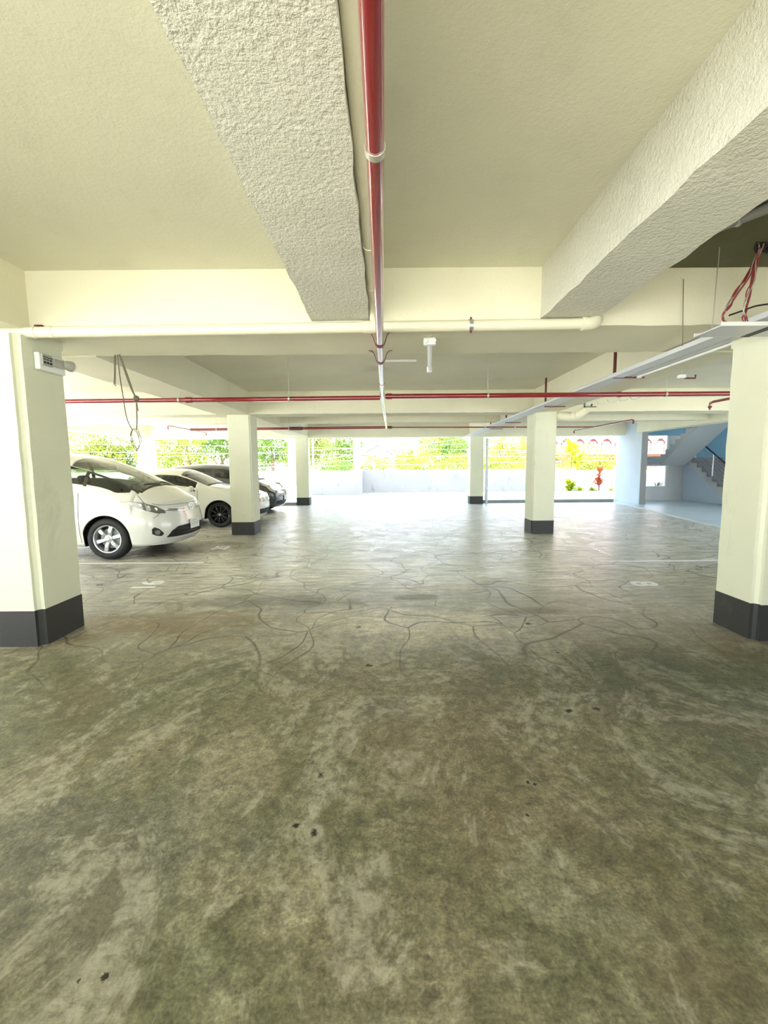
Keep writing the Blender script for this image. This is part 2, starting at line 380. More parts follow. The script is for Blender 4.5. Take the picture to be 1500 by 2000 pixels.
# downpipe behind the far right column
e = empty('downpipe', (3.98, 16.8, 0), 'grey downpipe standing just behind the far right column', 'pipe')
obj('pipe', tube(B(), [(0, 0, 0), (0, 0, 2.55)], .055, 16), M_TRUNK, e, smooth=True)
for z in (.6, 1.5, 2.3): obj('pipe_clamp', lathe(B(), [(.056, z-.02), (.064, z-.02), (.064, z+.02), (.056, z+.02)], 'z', 20, close=True), M_STEEL, e, smooth=True)

# kerbs between the far columns
def kerb(name, x0, x1, y0, y1, h, label):
    return tag(obj(name, wob_box(x0, x1, y0, y1, 0, h, .002), M_KERB, bevel=0), label, 'kerb')
kerb('concrete_kerb', -9.05, -3.48, 16.5, 16.7, .11, 'low grey concrete kerb left of the far left column')
kerb('concrete_kerb', 3.8, 9.1, 16.9, 17.1, .11, 'low grey concrete kerb right of the far right column')

# ---------------------------------------------------------------- floor markings (paint on the floor: parts of the floor)
def paint(name, bm, label):
    o = obj(name, bm, M_LINE, floor); o['label'] = label; return o
def line(x0, x1, y, w, label):
    return paint('painted_line', box(B(), x0, x1, y-w/2, y+w/2, .0005, .003), label)
line(-8.2, -2.9, 6.62, .075, 'white bay line in front of the white minivan')
line(3.31, 8.2, 6.48, .06, 'white bay line in front of the right-hand bays')
line(-8.2, -2.95, 12.95, .07, 'white bay line beyond the white sedan')
line(4.0, 8.3, 12.8, .07, 'white bay line reaching to the stair lobby')
def glyph(txt, loc, ang, size, label):
    c = bpy.data.curves.new('painted_number', 'FONT'); c.body = txt; c.size = size; c.extrude = .0012; c.offset = size*.03
    c.align_x = 'CENTER'; c.align_y = 'CENTER'; c.resolution_u = 4
    o = bpy.data.objects.new('tmp', c); COL.objects.link(o)
    dg = bpy.context.evaluated_depsgraph_get(); me = bpy.data.meshes.new_from_object(o.evaluated_get(dg))
    bpy.data.objects.remove(o); me.materials.clear()
    n = link('painted_number', me, M_LINE, floor); n.location = (*loc, .002); n.rotation_euler[2] = ang; n['label'] = label
    return n
glyph('16', (-3.05, 5.34), math.pi/2, .40, 'white painted bay number 16')
glyph('25', (-3.08, 7.85), math.pi/2, .38, 'white painted bay number 25')
glyph('14', (-3.15, 11.45), math.pi/2, .38, 'worn white bay number beyond the second column')
glyph('13', (-3.19, 14.75), math.pi/2, .38, 'white bay number before the far left column')
glyph('8', (3.22, 5.22), -math.pi/2, .42, 'white painted bay number 8')

# ---------------------------------------------------------------- fire pipes
def pipe_thing(name, label, cat, pts, r, m, cap=True, smooth=0, seg=14, loc=None):
    L = loc or pts[0]; e = empty(name, L, label, cat)
    obj('pipe', tube(B(), [Vector(p)-Vector(L) for p in pts], r, seg, smooth=smooth), m, e, smooth=True)
    return e
def ring(c, r0, r1, w, axis, m, parent, name='coupling', n=24):
    return obj(name, lathe(B(), [(r0, -w/2), (r1, -w/2), (r1, w/2), (r0, w/2)], axis, n, c, True), m, parent, smooth=True)
LZ = 2.54
lp = [(-.028, -3.4, LZ), (-.024, 1.0, LZ), (-.026, 1.5, LZ), (-.041, 3.75, LZ), (-.042, 4.4, LZ), (-.040, 6.4, 2.50), (.03, 11.45, 2.535), (.034, 11.62, 2.535)]
e = pipe_thing('sprinkler_main_pipe', 'long red sprinkler pipe running overhead down the middle of the aisle', 'pipe', lp, .031, M_RED, seg=20)
O = Vector(lp[0])
def lpx(y):
    for a, b in zip(lp, lp[1:]):
        if a[1] <= y <= b[1]:
            t = (y-a[1])/(b[1]-a[1]); return a[0]+(b[0]-a[0])*t, a[2]+(b[2]-a[2])*t
for y in (5.4, 8.4, 10.0):
    x, z = lpx(y); ring(Vector((x, y, z))-O, .030, .035, .05, 'y', M_RED, e)
# clevis ring near the camera
x, z = lpx(1.51); ring(Vector((x, 1.51, z))-O, .0315, .0355, .028, 'y', M_GALV, e, 'ring_hanger')
obj('hanger_rod', tube(B(), [Vector((x, 1.51, z+.034))-O, Vector((x, 1.51, ZC))-O], .005, 8), M_GALV, e)
# two saddle straps under the cross beam
for y in (3.74, 4.33):
    x, z = lpx(y); zt = 2.632-z
    P = [(-.115, zt), (-.085, zt-.004), (-.062, zt-.03), (-.045, .01), (-.033, -.018), (-.015, -.034), (0, -.037), (.015, -.034), (.033, -.018), (.045, .01), (.062, zt-.03), (.085, zt-.004), (.115, zt)]
    P = smooth_pts([(a, 0, b) for a, b in P], 3); bm = B(); q = []
    for i, p in enumerate(P):
        d = (P[min(i+1, len(P)-1)]-P[max(0, i-1)]).normalized(); nrm = Vector((-d.z, 0, d.x))*.003
        q.append([bm.verts.new(Vector((x, y, z))-O+p+s*nrm+Vector((0, yy, 0))) for s, yy in ((1, -.014), (1, .014), (-1, .014), (-1, -.014))])
    for A, C in zip(q, q[1:]):
        for j in range(4): bm.faces.new((A[j], A[(j+1) % 4], C[(j+1) % 4], C[j]))
    bm.faces.new(q[0]); bm.faces.new(q[-1][::-1])
    s = obj('saddle_strap', bm, M_REDBR, e)
    for sgn in (-1, 1):
        obj('bolt', lathe(B(), [(.009, -.012), (.009, 0)], 'z', 6, Vector((x+sgn*.1, y, z+zt-.002))-O), M_STEEL, s)
# near transverse pipe, two lengths meeting at the main
def trans(y, x0, z0, x1, z1, r, label, hang, hr=.004):
    e = pipe_thing('sprinkler_branch_pipe', label, 'pipe', [(x0, y, z0), (x1, y, z1)], r, M_RED)
    for hx in hang:
        t = (hx-x0)/(x1-x0); hz = z0+(z1-z0)*t
        ring((hx-x0, 0, hz-z0), r+.001, r+.005, .025, 'x', M_GALV, e, 'ring_hanger')
        obj('hanger_rod', tube(B(), [(hx-x0, 0, hz-z0+r), (hx-x0, 0, ZC-z0)], hr, 6), M_GALV, e)
    return e
a = trans(6.42, -7.8, 2.478, -.075, 2.505, .033, 'red sprinkler branch pipe crossing the left bays above the minivan', (-6.1, -3.05, -1.42))
ring((-2.9-(-7.8), 0, .017), .033, .042, .09, 'x', M_RED, a)
b = trans(6.34, .0, 2.512, 5.45, 2.512, .035, 'red sprinkler branch pipe crossing to the right bays past the L brackets', (1.5, 4.1))
ring((.06, 0, 0), .034, .043, .08, 'x', M_RED, b); ring((3.42, 0, 0), .034, .041, .05, 'x', M_RED, b)
obj('side_run', tube(B(), [(5.42, 0, 0), (5.42, .8, 0), (5.42, .87, -.01), (5.42, .88, -.09)], .022, 10), M_RED, b, smooth=True)
obj('sprinkler_head', lathe(B(), [(.028, -.06), (.03, -.08), (.012, -.1), (.012, -.115), (.022, -.12)], 'z', 12, (5.42, .88, 0)), M_REDBR, b, smooth=True)
c = trans(11.62, -5.25, 2.515, -.0, 2.535, .035, 'far red sprinkler pipe on the left crossing behind the second column row', (-4.55, -2.6))
ring((2.85, 0, .01), .035, .045, .35, 'x', M_REDBR, c)
obj('side_run', tube(B(), [(0, 1.0, -.09), (0, 1.0, -.02), (0, .95, 0), (0, -1.15, 0), (0, -1.2, -.02), (0, -1.2, -.1)], .014, 8), M_RED, c, smooth=True)
d = trans(11.62, .04, 2.535, 5.62, 2.50, .018, 'thin far red sprinkler pipe on the right crossing behind the second column', (2.7, 3.5, 4.6), .003)
ring((.08, 0, 0), .017, .035, .12, 'x', M_REDBR, d)
obj('side_run', tube(B(), [(5.58, 1.2, -.11), (5.58, 1.2, -.05), (5.58, 1.15, -.035), (5.58, -1.8, -.035), (5.58, -1.85, -.05), (5.58, -1.85, -.13)], .02, 8), M_RED, d, smooth=True)

# ---------------------------------------------------------------- cream drain pipe in front of the near cross beam
DY = 3.583
e = empty('drain_pipe', (-4.2, DY, 2.54), 'cream drain pipe running across along the near cross beam', 'pipe')
P0 = Vector((-4.2, DY, 2.54))
def dz(x): return 2.602+(x+2.9)*.0075
obj('pipe', tube(B(), [Vector((x, DY, dz(x)))-P0 for x in (-4.2, -1.5, -.2, 1.62)], .043, 18), M_DRAIN, e, smooth=True)
el = [(1.60, DY, dz(1.6)), (1.66, DY, dz(1.6)), (1.71, DY+.01, dz(1.6)+.015), (1.735, DY+.04, dz(1.6)+.05), (1.74, DY+.12, dz(1.6)+.10)]
obj('elbow', tube(B(), [Vector(p)-P0 for p in el], .05, 18, smooth=3), M_DRAIN, e, smooth=True)
ring(Vector((1.62, DY, dz(1.62)))-P0, .044, .053, .03, 'x', M_DRAIN, e)
obj('tee', tube(B(), [Vector((-.17, DY, dz(-.1)))-P0, Vector((-.02, DY, dz(0)))-P0], .05, 18), M_DRAIN, e, smooth=True)
# branch going back along the rough beam
e2 = empty('drain_branch_pipe', (-.083, DY-.05, dz(0)+.06), 'cream drain pipe running toward the camera beside the rough beam, above the red pipe', 'pipe'); Q0 = Vector(e2.location)
obj('pipe', tube(B(), [Vector(p)-Q0 for p in ((-.083, DY-.03, dz(0)+.05), (-.083, DY-.05, dz(0)+.07), (-.083, DY-.12, 2.72), (-.083, DY-.3, 2.74), (-.083, -3.4, 2.78))], .036, 16), M_DRAIN, e2, smooth=True)
for y in (2.55, 3.1, .8): ring(Vector((-.083, y, 2.745))-Q0, .036, .041, .05, 'y', M_DRAIN, e2)
for x, mm in ((-2.84, M_DRAIN), (-2.7, M_DRAIN)): ring(Vector((x, DY, dz(x)))-P0, .043, .047, .03, 'x', mm, e)
k = ring(Vector((.70, DY, dz(.7)))-P0, .0435, .048, .03, 'x', M_STEEL, e, 'pipe_clamp')
for s in (-1, 1): obj('bolt', lathe(B(), [(.008, -.01), (.008, .012)], 'z', 6, Vector((.70, DY-.012, dz(.7)+s*.05))-P0), M_REDBR, k)
obj('bracket', box(B(), -2.86-P0.x, -2.80-P0.x, .02, .12, .06, .13), M_REDBR, e)

# ---------------------------------------------------------------- batten lamp under the cross beam
e = empty('batten_lamp', (.40, 3.9, 2.60), 'white fluorescent batten lamp hanging under the cross beam right of the red pipe', 'lamp', rz=-.1)
obj('housing', box(B(), -.022, .022, .02, 1.15, .012, .05), M_WHITE, e, bevel=.004)
obj('tube_lamp', tube(B(), [(0, .03, -.012), (0, 1.1, -.012)], .015, 12), M_DIFF, e, smooth=True)
for y in (0, 1.1):
    bm = box(B(), -.055 if y == 0 else -.03, .055 if y == 0 else .03, y-.012, y+.05+.02*(y > 0), -.032, .03)
    obj('lamp_holder', bm, M_WHITE, e, bevel=.01)
for x in (-.035, .035): obj('end_cap', lathe(B(), [(.0, -.02), (.02, -.018), (.024, 0), (.024, .02), (0, .022)], 'y', 14, (x, -.01, 0)), M_WHITE, e, smooth=True)
obj('hanger_rod', tube(B(), [(.0, .08, .04), (.03, -.12, .035), (.035, -.2, .06)], .008, 8), M_GALV, e)
tag(obj('ceiling_trunking', box(B(), .0, .48, 6.62, 6.66, ZC-.028, ZC-.001), M_WHITE, bevel=.004), 'short white cable trunking on the slab right of the red pipe', 'trunking')

# ---------------------------------------------------------------- emergency light on near left column
e = empty('emergency_light', (XL+.012, 3.68, 2.33), 'twin-head emergency light box on the near left column', 'lamp')
obj('back_box', box(B(), 0, .045, -.05, .24, -.005, .135), M_WHITE, e, bevel=.008)
obj('display_panel', box(B(), .045, .062, -.035, .075, .035, .125), M_GREYP, e, bevel=.004)
bm = B()
for i in range(3): box(bm, .062, .066, -.025+i*.033, -.004+i*.033, .048, .066)
for i in range(3): box(bm, .062, .066, -.025+i*.033, -.004+i*.033, .078, .088); 
box(bm, .062, .066, -.03, .07, .098, .104)
obj('indicator', bm, M_CARPETB, e)
obj('lamp_arm', box(B(), .045, .07, .08, .20, .045, .115), M_GREYP, e, bevel=.006)
h = obj('lamp_head', lathe(B(), [(0, .195), (.025, .195), (.038, .22), (.046, .262), (.046, .27)], 'y', 24, (.07, 0, .085)), M_GREYP, e, smooth=True)
obj('lens', lathe(B(), [(0, .272), (.044, .272), (.047, .268), (.05, .28), (.03, .288), (0, .29)], 'y', 24, (.07, 0, .085)), M_DIFF, h, smooth=True)

# ---------------------------------------------------------------- dangling wire loops (left)
WY = 4.42
def wp(u, v, dy=0): return at(u, v, Y=WY+dy)
e = empty('hanging_wire', wp(229, 688), 'old grey wires looped and knotted, hanging from the beam above the minivan', 'wire')
O = Vector(wp(229, 688))
def wire(bm, px, r, sm=5, dy=0): tube(bm, [Vector(wp(u, v, dy))-O for u, v in px], r, 6, smooth=sm)
bm = B()
wire(bm, [(229, 686), (231, 710), (236, 748), (241, 778), (246, 810), (252, 828), (259, 840)], .005)
wire(bm, [(231, 687), (240, 712), (250, 742), (258, 762), (265, 776)], .009)
wire(bm, [(233, 690), (243, 716), (251, 738), (256, 752), (262, 770)], .005, 5, -.012)
wire(bm, [(266, 778), (267, 800), (267.5, 820), (267, 840)], .006)
wire(bm, [(266, 780), (268, 792), (270, 803)], .005)
obj('wire', bm, M_WIRE, e, smooth=True)
bm = B()
wire(bm, [(224, 688), (223.5, 700), (223.5, 735), (223, 750), (227, 753)], .004); wire(bm, [(224, 687), (229, 686), (232, 688)], .004)
wire(bm, [(226, 690), (225.5, 720), (225, 750)], .004)
obj('wire_end', bm, M_WIRE, e, smooth=True)
bm = B()
wire(bm, [(259, 838), (255, 848), (256, 862), (262, 875), (268, 880), (273, 870), (276, 858), (273, 850), (270, 842), (264, 838), (259, 840), (257, 852), (262, 870), (270, 878)], .004)
wire(bm, [(262, 840), (268, 845), (272, 860), (271, 872), (267, 880), (272, 888), (276, 900)], .004)
obj('wire_coil', bm, M_WIRE, e, smooth=True)
bm = B(); K = Vector(wp(266, 778))-O
lathe(bm, [(0, -.028), (.018, -.024), (.03, -.008), (.03, .01), (.016, .026), (0, .03)], 'x', 10, K)
for v in bm.verts: v.co += Vector((random.uniform(-.006, .006), random.uniform(-.006, .006), random.uniform(-.006, .006)))
obj('knot', bm, M_WIRE, e, smooth=True)

# ---------------------------------------------------------------- cable trunking run with L brackets (right)
e = empty('cable_trunking', (3.0, 8, 2.573), 'white bundle of conduits running into the depth above the right columns', 'trunking')
for i, (x, r) in enumerate(((2.845, .022), (2.90, .016), (2.945, .016), (2.99, .018), (3.04, .018), (3.09, .018))):
    obj('conduit', tube(B(), [(x-3.0, -5.6, .03), (x-3.0, -2, .025), (x-3.0+.06, 4, .025), (x-3.0+.18, 8.3, .02)], r, 10), M_TRUNK, e, smooth=True)
obj('wide_tray', box(B(), -.18, -.02, -5.6, -2.5, .0, .045), M_TRUNK, e, bevel=.004)
obj('conduit', tube(B(), [(.155, -5.4, .01), (.155, -2.62, .01)], .017, 10), M_WHITE, e, smooth=True)
ring((.155, -2.6, .01), .001, .024, .05, 'y', M_WHITE, e)
for y, x in ((5.45, 2.87), (8.08, 2.99), (11.0, 3.08), (12.9, 3.15)):
    q = empty('l_bracket', (x, y, 2.59), {5.45: 'red-brown steel L bracket nearest the camera carrying the white conduits', 8.08: 'second red-brown L bracket, crossed by the red branch pipe', 11.0: 'third small L bracket just beyond the second right column', 12.9: 'smallest and farthest L bracket near the far right column'}[y], 'bracket', 'L brackets under the conduits')
    zt = ZC if y < 12 else 3.1
    obj('drop_bar', box(B(), -.014, .014, -.014, .014, -.012, zt-2.59), M_REDBR, q)
    obj('arm', box(B(), -.014, .37, -.014, .014, -.022, -.004), M_REDBR, q)
# cross tray over the near right column, with cables
e = empty('cable_tray', (3.3, 3.3, 2.478), 'open white cable tray crossing the top of the near right column', 'tray')
tag(e)
obj('tray_bottom', box(B(), -.89, 1.6, -.14, .12, 0, .008), M_TRUNK, e)
obj('tray_lip', box(B(), -.89, 1.6, -.148, -.14, 0, .028), M_WHITE, e); obj('tray_lip', box(B(), -.89, 1.6, .12, .128, 0, .028), M_WHITE, e)
for x in (-.5, .1, .7): obj('slot_rung', box(B(), x-.03, x+.03, -.14, .12, -.004, 0), M_CARPETB, e)
e = empty('thin_conduit', at(1335, 545, Y=3.6), 'thin dark conduit dropping down the face of the cross beam', 'conduit'); 
obj('conduit', tube(B(), [(0, 0, 0), Vector(at(1333, 676, Y=3.6))-e.location], .003, 8), M_WIRE, e)
e = empty('drop_rod', at(1404, 500, Y=3.3), 'pale threaded rod holding the left end of the cable tray', 'rod')
obj('rod', tube(B(), [(0, 0, .12), (0, 0, 0), Vector(at(1390, 650, Y=3.3))-e.location], .004, 8), M_GALV, e)
# red cable bundles
CYY = 3.25
def cp(u, v, dy=0): return Vector(at(u, v, Y=CYY+dy))
O = cp(1492, 470); e = empty('red_cable_bundle', O, 'tangle of red and black cables drooping onto the cable tray', 'cable')
for nm, path, m in (('red_cable', [(1500, 455), (1488, 475), (1476, 505), (1462, 540), (1440, 570), (1425, 595), (1414, 615), (1418, 628), (1428, 636), (1440, 638)], M_WIRER),
                    ('red_cable', [(1500, 462), (1490, 480), (1478, 510), (1470, 545), (1462, 575), (1456, 605), (1454, 620), (1458, 634)], M_WIRER)):
    for k in range(7):
        j = [(u+random.uniform(-5, 5), v+random.uniform(-3, 3)) for u, v in path]
        bm = B(); tube(bm, [cp(u, v, random.uniform(-.02, .02))-O for u, v in j], .0038, 6, smooth=4)
        obj(nm, bm, m if k not in (3, 6) else M_GALV, e, smooth=True)
bm = B()
for k in range(16):
    c0 = cp(1496+random.uniform(-8, 6), 462+random.uniform(-18, 24), random.uniform(-.03, .03))-O
    tube(bm, [c0+Vector((math.cos(t)*.045*random.uniform(.6, 1.2), random.uniform(-.03, .03), math.sin(t)*.06)) for t in [i*.9 for i in range(8)]], .006, 5, smooth=3)
obj('black_cable_tangle', bm, M_BLACK, e, smooth=True)
obj('black_cable', tube(B(), [cp(1424, 616)-O, cp(1450, 607)-O, cp(1475, 598)-O, cp(1500, 594)-O], .006, 6, smooth=4), M_BLACK, e, smooth=True)
e = empty('slab_pipe', at(1385, 452, Z=3.04), 'pale pipe fixed close under the dark slab at the top right', 'pipe')
q = Vector(at(1500, 407, Z=3.04))-e.location; obj('pipe', tube(B(), [q*-.6, q*1.6], .03, 14), M_KERB, e, smooth=True)
ring(q*.5, .03, .036, .03, 'x', M_GALV, e, 'pipe_clamp')

# security camera and odd fittings near column two
P = at(1145, 790, Y=8.6); e = empty('security_camera', P, 'small white security camera on the beam beside the second right column', 'camera')
obj('mount', tube(B(), [(0, 0, ZC-P[2]), (0, 0, .05), (-.02, 0, .02)], .02, 10), M_WHITE, e, smooth=True)
obj('camera_body', tube(B(), [(-.06, .06, .045), (.07, -.06, -.02)], .034, 14), M_WHITE, e, smooth=True)
obj('lens', tube(B(), [(.07, -.06, -.02), (.082, -.071, -.026)], .028, 12), M_BLACKG, e, smooth=True)
e = empty('drain_elbow', (3.85, 9.0, 2.5), 'fat cream drain elbow beside the head of the second right column', 'pipe')
obj('pipe', tube(B(), [(-.14, .3, .06), (-.02, .12, .0), (.1, 0, .0), (.2, -.1, .06), (.27, -.2, .14)], .085, 18, smooth=5), M_DRAIN, e, smooth=True)
obj('collar', tube(B(), [(.08, .02, -.005), (.13, -.035, .012)], .098, 18), M_DRAIN, e, smooth=True)
e = empty('pipe_hooks', (3.7, 7.6, 2.6), 'row of pale hooked conduit clips under the right beam', 'clips')
for k in range(4):
    a0 = Vector((.02+k*.09, 0-k*.18, 0))
    obj('hook', tube(B(), [a0, a0+Vector((.02, 0, -.04)), a0+Vector((.1, 0, -.05)), a0+Vector((.16, 0, -.02))], .01, 6, smooth=3), M_GALV, e, smooth=True)
obj('clip', box(B(), -.12, .1, .18, .2, -.08, -.06), M_WIRE, e); obj('clip', box(B(), -.12, -.1, .18, .2, -.08, -.0), M_WIRE, e)
P = at(1345, 737, Y=5.2); e = empty('junction_stub', P, 'short red stub pipe with a white box under the right beam', 'pipe')
obj('rod', tube(B(), [(-.085, 0, 0), (-.085, 0, 2.63-P[2])], .006, 6), M_GALV, e); obj('box', box(B(), -.12, -.05, -.03, .03, -.01, .03), M_WHITE, e, bevel=.004); obj('stub', tube(B(), [(-.05, 0, -.01), (.08, 0, -.01), (.08, 0, .03)], .01, 8), M_REDBR, e)

# ---------------------------------------------------------------- stair lobby on the right
bm = B(); prism(bm, [(7.75, 9.6), (9.05, 16.9), (9.4, 17.4), (15.4, 17.4), (15.4, 9.6)], 2, 0, .035)
tag(obj('lobby_floor', bm, M_TILE), kind='structure')
tag(obj('pier_face_strip_1', box(B(), 9.2, 9.41, 15.37, 15.4, .035, 2.62), M_KERB), kind='structure')  # thin grey strip laid over the pier's near face
tag(obj('wall_lobby_pier', wob_box(9.2, 9.4, 15.4, 17.05, .035, ZC, .002), M_PALE), kind='structure')
def wall_holes(name, x0, x1, y0, y1, z0, z1, holes, m):
    bm = B(); xs = sorted({x0, x1, *[h[0] for h in holes], *[h[1] for h in holes]}); zs = sorted({z0, z1, *[h[2] for h in holes], *[h[3] for h in holes]})
    for a, b in zip(xs, xs[1:]):
        for c, d in zip(zs, zs[1:]):
            cx, cz = (a+b)/2, (c+d)/2
            if any(h[0] < cx < h[1] and h[2] < cz < h[3] for h in holes): continue
            box(bm, a, b, y0, y1, c, d)
    bmesh.ops.remove_doubles(bm, verts=bm.verts, dist=1e-4)
    seen = {}; kill = []
    for f in bm.faces:
        k = tuple(sorted(v.index for v in f.verts)) if False else tuple(round(q, 3) for q in f.calc_center_median())
        if k in seen: kill += [f, seen[k]]
        seen[k] = f
    bmesh.ops.delete(bm, geom=list(set(kill)), context='FACES_ONLY')
    return tag(obj(name, bm, m), kind='structure')
wall_holes('wall_lobby_back', 9.4, 15.4, 17.2, 17.4, .035, 5.6, [(10.0, 11.4, .55, 1.46), (10.0, 11.4, 1.75, 2.68)], M_WHITEW)
tag(obj('wall_lobby_blue', box(B(), 9.4, 15.2, 17.17, 17.2, 2.62, 5.6), M_BLUEW), kind='structure')
tag(obj('wall_lobby_right', box(B(), 12.5, 12.7, 9.6, 17.2, .035, 5.6), M_BLUEW), kind='structure')
for i, (z0, z1) in enumerate(((.55, 1.46), (1.75, 2.68))):
    w = tag(empty('window_%d' % (i+1), (10.7, 17.3, z0), kind='structure'))
    fr = B()
    for a in ((-.70, -.65, 0, z1-z0), (.65, .70, 0, z1-z0), (-.65, .65, 0, .05), (-.65, .65, z1-z0-.05, z1-z0)): box(fr, a[0], a[1], -.04, .04, a[2], a[3])
    obj('frame', fr, M_WHITE, w); obj('pane', box(B(), -.65, .65, -.004, .004, .05, z1-z0-.05), M_CLEAR, w)
# stair: upper flight toward the camera, lower flight down toward the camera on the right
e = empty('staircase', (11.2, 14, .035), 'grey concrete staircase with a half landing and steel railing in the far right lobby', 'stairs')
def flight(x0, x1, ys, zs, dyy, dzz, n, th, name):
    poly = []; y, z = ys, zs
    poly.append((y, z))
    for i in range(n):
        poly.append((y, z+dzz)) if dzz > 0 else None
        if dzz > 0: poly.append((y+dyy, z+dzz))
        else: poly += [(y+dyy, z), (y+dyy, z+dzz)]
        y += dyy; z += dzz
    L = math.hypot(dyy, dzz); poly += [(y, z-th), (ys, zs-th)]
    bm = B(); prism(bm, poly, 0, x0, x1)
    for v in bm.verts: v.co -= Vector((11.2, 14, .035))
    return obj(name, bm, M_STAIR, e)
flight(10.35, 11.3, 16.1, 1.68, -.255, .172, 16, .24, 'upper_flight')
flight(11.4, 12.48, 16.1, 1.68, -.25, -.1645, 10, .2, 'lower_flight')
box_bm = box(B(), 10.3-11.2, 12.49-11.2, 16.1-14, 17.15-14, 1.5-.035, 1.68-.035); obj('landing', box_bm, M_STAIR, e)
y, z = 16.1, 1.68
for i in range(10):
    o = obj('tread', box(B(), 11.37-11.2, 12.49-11.2, y-.25-.02-14, y-14, z-.035, z+.03-.035), M_TREAD, e); 
    obj('riser', box(B(), 11.38-11.2, 12.49-11.2, y-.255-14, y-.242-14, z-.1645-.035, z-.035), M_TREAD, e)
    y -= .25; z -= .1645
bm = B(); prism(bm, [(17.18, .035), (17.18, 1.46), (16.1, 1.46), (13.95, .035)], 0, 12.0, 12.08)
for v in bm.verts: v.co -= Vector((11.2, 14, .035))
obj('under_stair_panel', bm, M_PALE, e)
def sp(y, z): return Vector((11.43-11.2, y-14, z-.035))
def zz(y): return 1.68-(16.1-y)*(.1645/.25)
for y in (14.9, 13.9): obj('post', tube(B(), [sp(y, zz(y)), sp(y, zz(y)+.92)], .024, 12), M_STEEL, e, smooth=True)
obj('handrail', tube(B(), [sp(16.0, zz(16.0)+.95), sp(13.7, zz(13.7)+.95)], .026, 12), M_BLACKG, e, smooth=True)
for k in range(6): obj('rail_bar', tube(B(), [sp(16.0, zz(16.0)+.12+k*.13), sp(13.7, zz(13.7)+.12+k*.13)], .008, 8), M_STEEL, e, smooth=True)
# lobby roof slab / soffit
tag(obj('ceiling_lobby', box(B(), 9.4, 11.9, 9.6, 13.2, ZC, ZC+.2), M_WHITEW), kind='structure')
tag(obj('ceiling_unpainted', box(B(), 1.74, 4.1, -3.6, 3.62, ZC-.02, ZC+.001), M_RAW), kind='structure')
tag(obj('wall_shade_baffle', box(B(), 1.74, 4.1, -.6, -.4, 1.9, ZC-.02), M_RAW), kind='structure')  # unseen baffle behind the camera, added to keep light off the right recess
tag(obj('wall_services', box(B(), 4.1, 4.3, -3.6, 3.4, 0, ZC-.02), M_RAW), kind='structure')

# ---------------------------------------------------------------- outside: parapet, poles, house, building
tag(obj('wall_parapet_left', wob_box(-40, -1.32, 22.4, 22.6, 0, 1.28, .004, .4), M_PARA), kind='structure')
tag(obj('wall_parapet_middle', wob_box(-1.32, 9.9, 24.35, 24.55, 0, 1.27, .004, .4, 5), M_PARA), kind='structure')
tag(obj('wall_parapet_end', box(B(), -1.52, -1.32, 22.6, 24.55, 0, 1.27), M_PARA), kind='structure')
tag(obj('wall_planter', wob_box(9.9, 40, 25.6, 25.8, -.16, 1.15, .004, .4), M_WHITEW), kind='structure')
M_POLE = mat('concrete_pole', (.5, .49, .48), .8)
def pole(px, Y, r, h, label):
    x = at(px, 900, Y=Y)[0]
    e = empty('utility_pole', (x, Y, -.16), label, 'pole')
    obj('shaft', tube(B(), [(0, 0, 0), (0, 0, h)], r, 14, radii=[r, r*.8]), M_POLE, e, smooth=True)
    obj('cross_arm', box(B(), -.8, .8, -.05, .05, h-.9, h-.78), M_POLE, e)
    for q in (-.7, -.3, .3, .7): obj('insulator', lathe(B(), [(.03, h-.78), (.05, h-.74), (.05, h-.7), (.02, h-.64)], 'z', 8, (q, 0, 0)), M_WHITE, e)
    return e
pole(697, 27, .23, 8.5, 'thick pale utility pole left of the distant gabled house')
pole(570, 27, .24, 8.5, 'thick pale utility pole just left of the far left column')
pole(612, 30, .07, 7.5, 'thin pole rising between the far left column and the thick pole')
pole(1209, 36, .12, 8, 'pole hidden largely by the pale pier in front of the red building')
M_PWIRE = mat('power_line_cable', (.25, .26, .28), .5)
for k, (u0, v0, u1, v1, lb) in enumerate(((600, 903, 915, 889, 'lowest overhead cable rising over the parapet behind the left pole'), (500, 916, 690, 888, 'sloping overhead cable behind the far left column'),
        (500, 884, 915, 866, 'upper overhead cable crossing the middle opening'), (690, 888, 1205, 893, 'level overhead cable crossing to the right opening'),
        (690, 909, 1205, 898, 'overhead cable low across the trees on the right'), (500, 872, 915, 878, 'faint overhead cable high in the middle opening'))):
    a = Vector(at(u0, v0, Y=28)); b = Vector(at(u1, v1, Y=28)); d = (b-a)
    a -= d*1.5; b += d*1.5
    bm = B(); tube(bm, [a, a.lerp(b, .3)-Vector((0, 0, .0)), a.lerp(b, .5)-Vector((0, 0, .02)), a.lerp(b, .7), b], .009, 5, smooth=4)
    tag(obj('power_line', bm, M_PWIRE), lb, 'cable', 'overhead power lines')
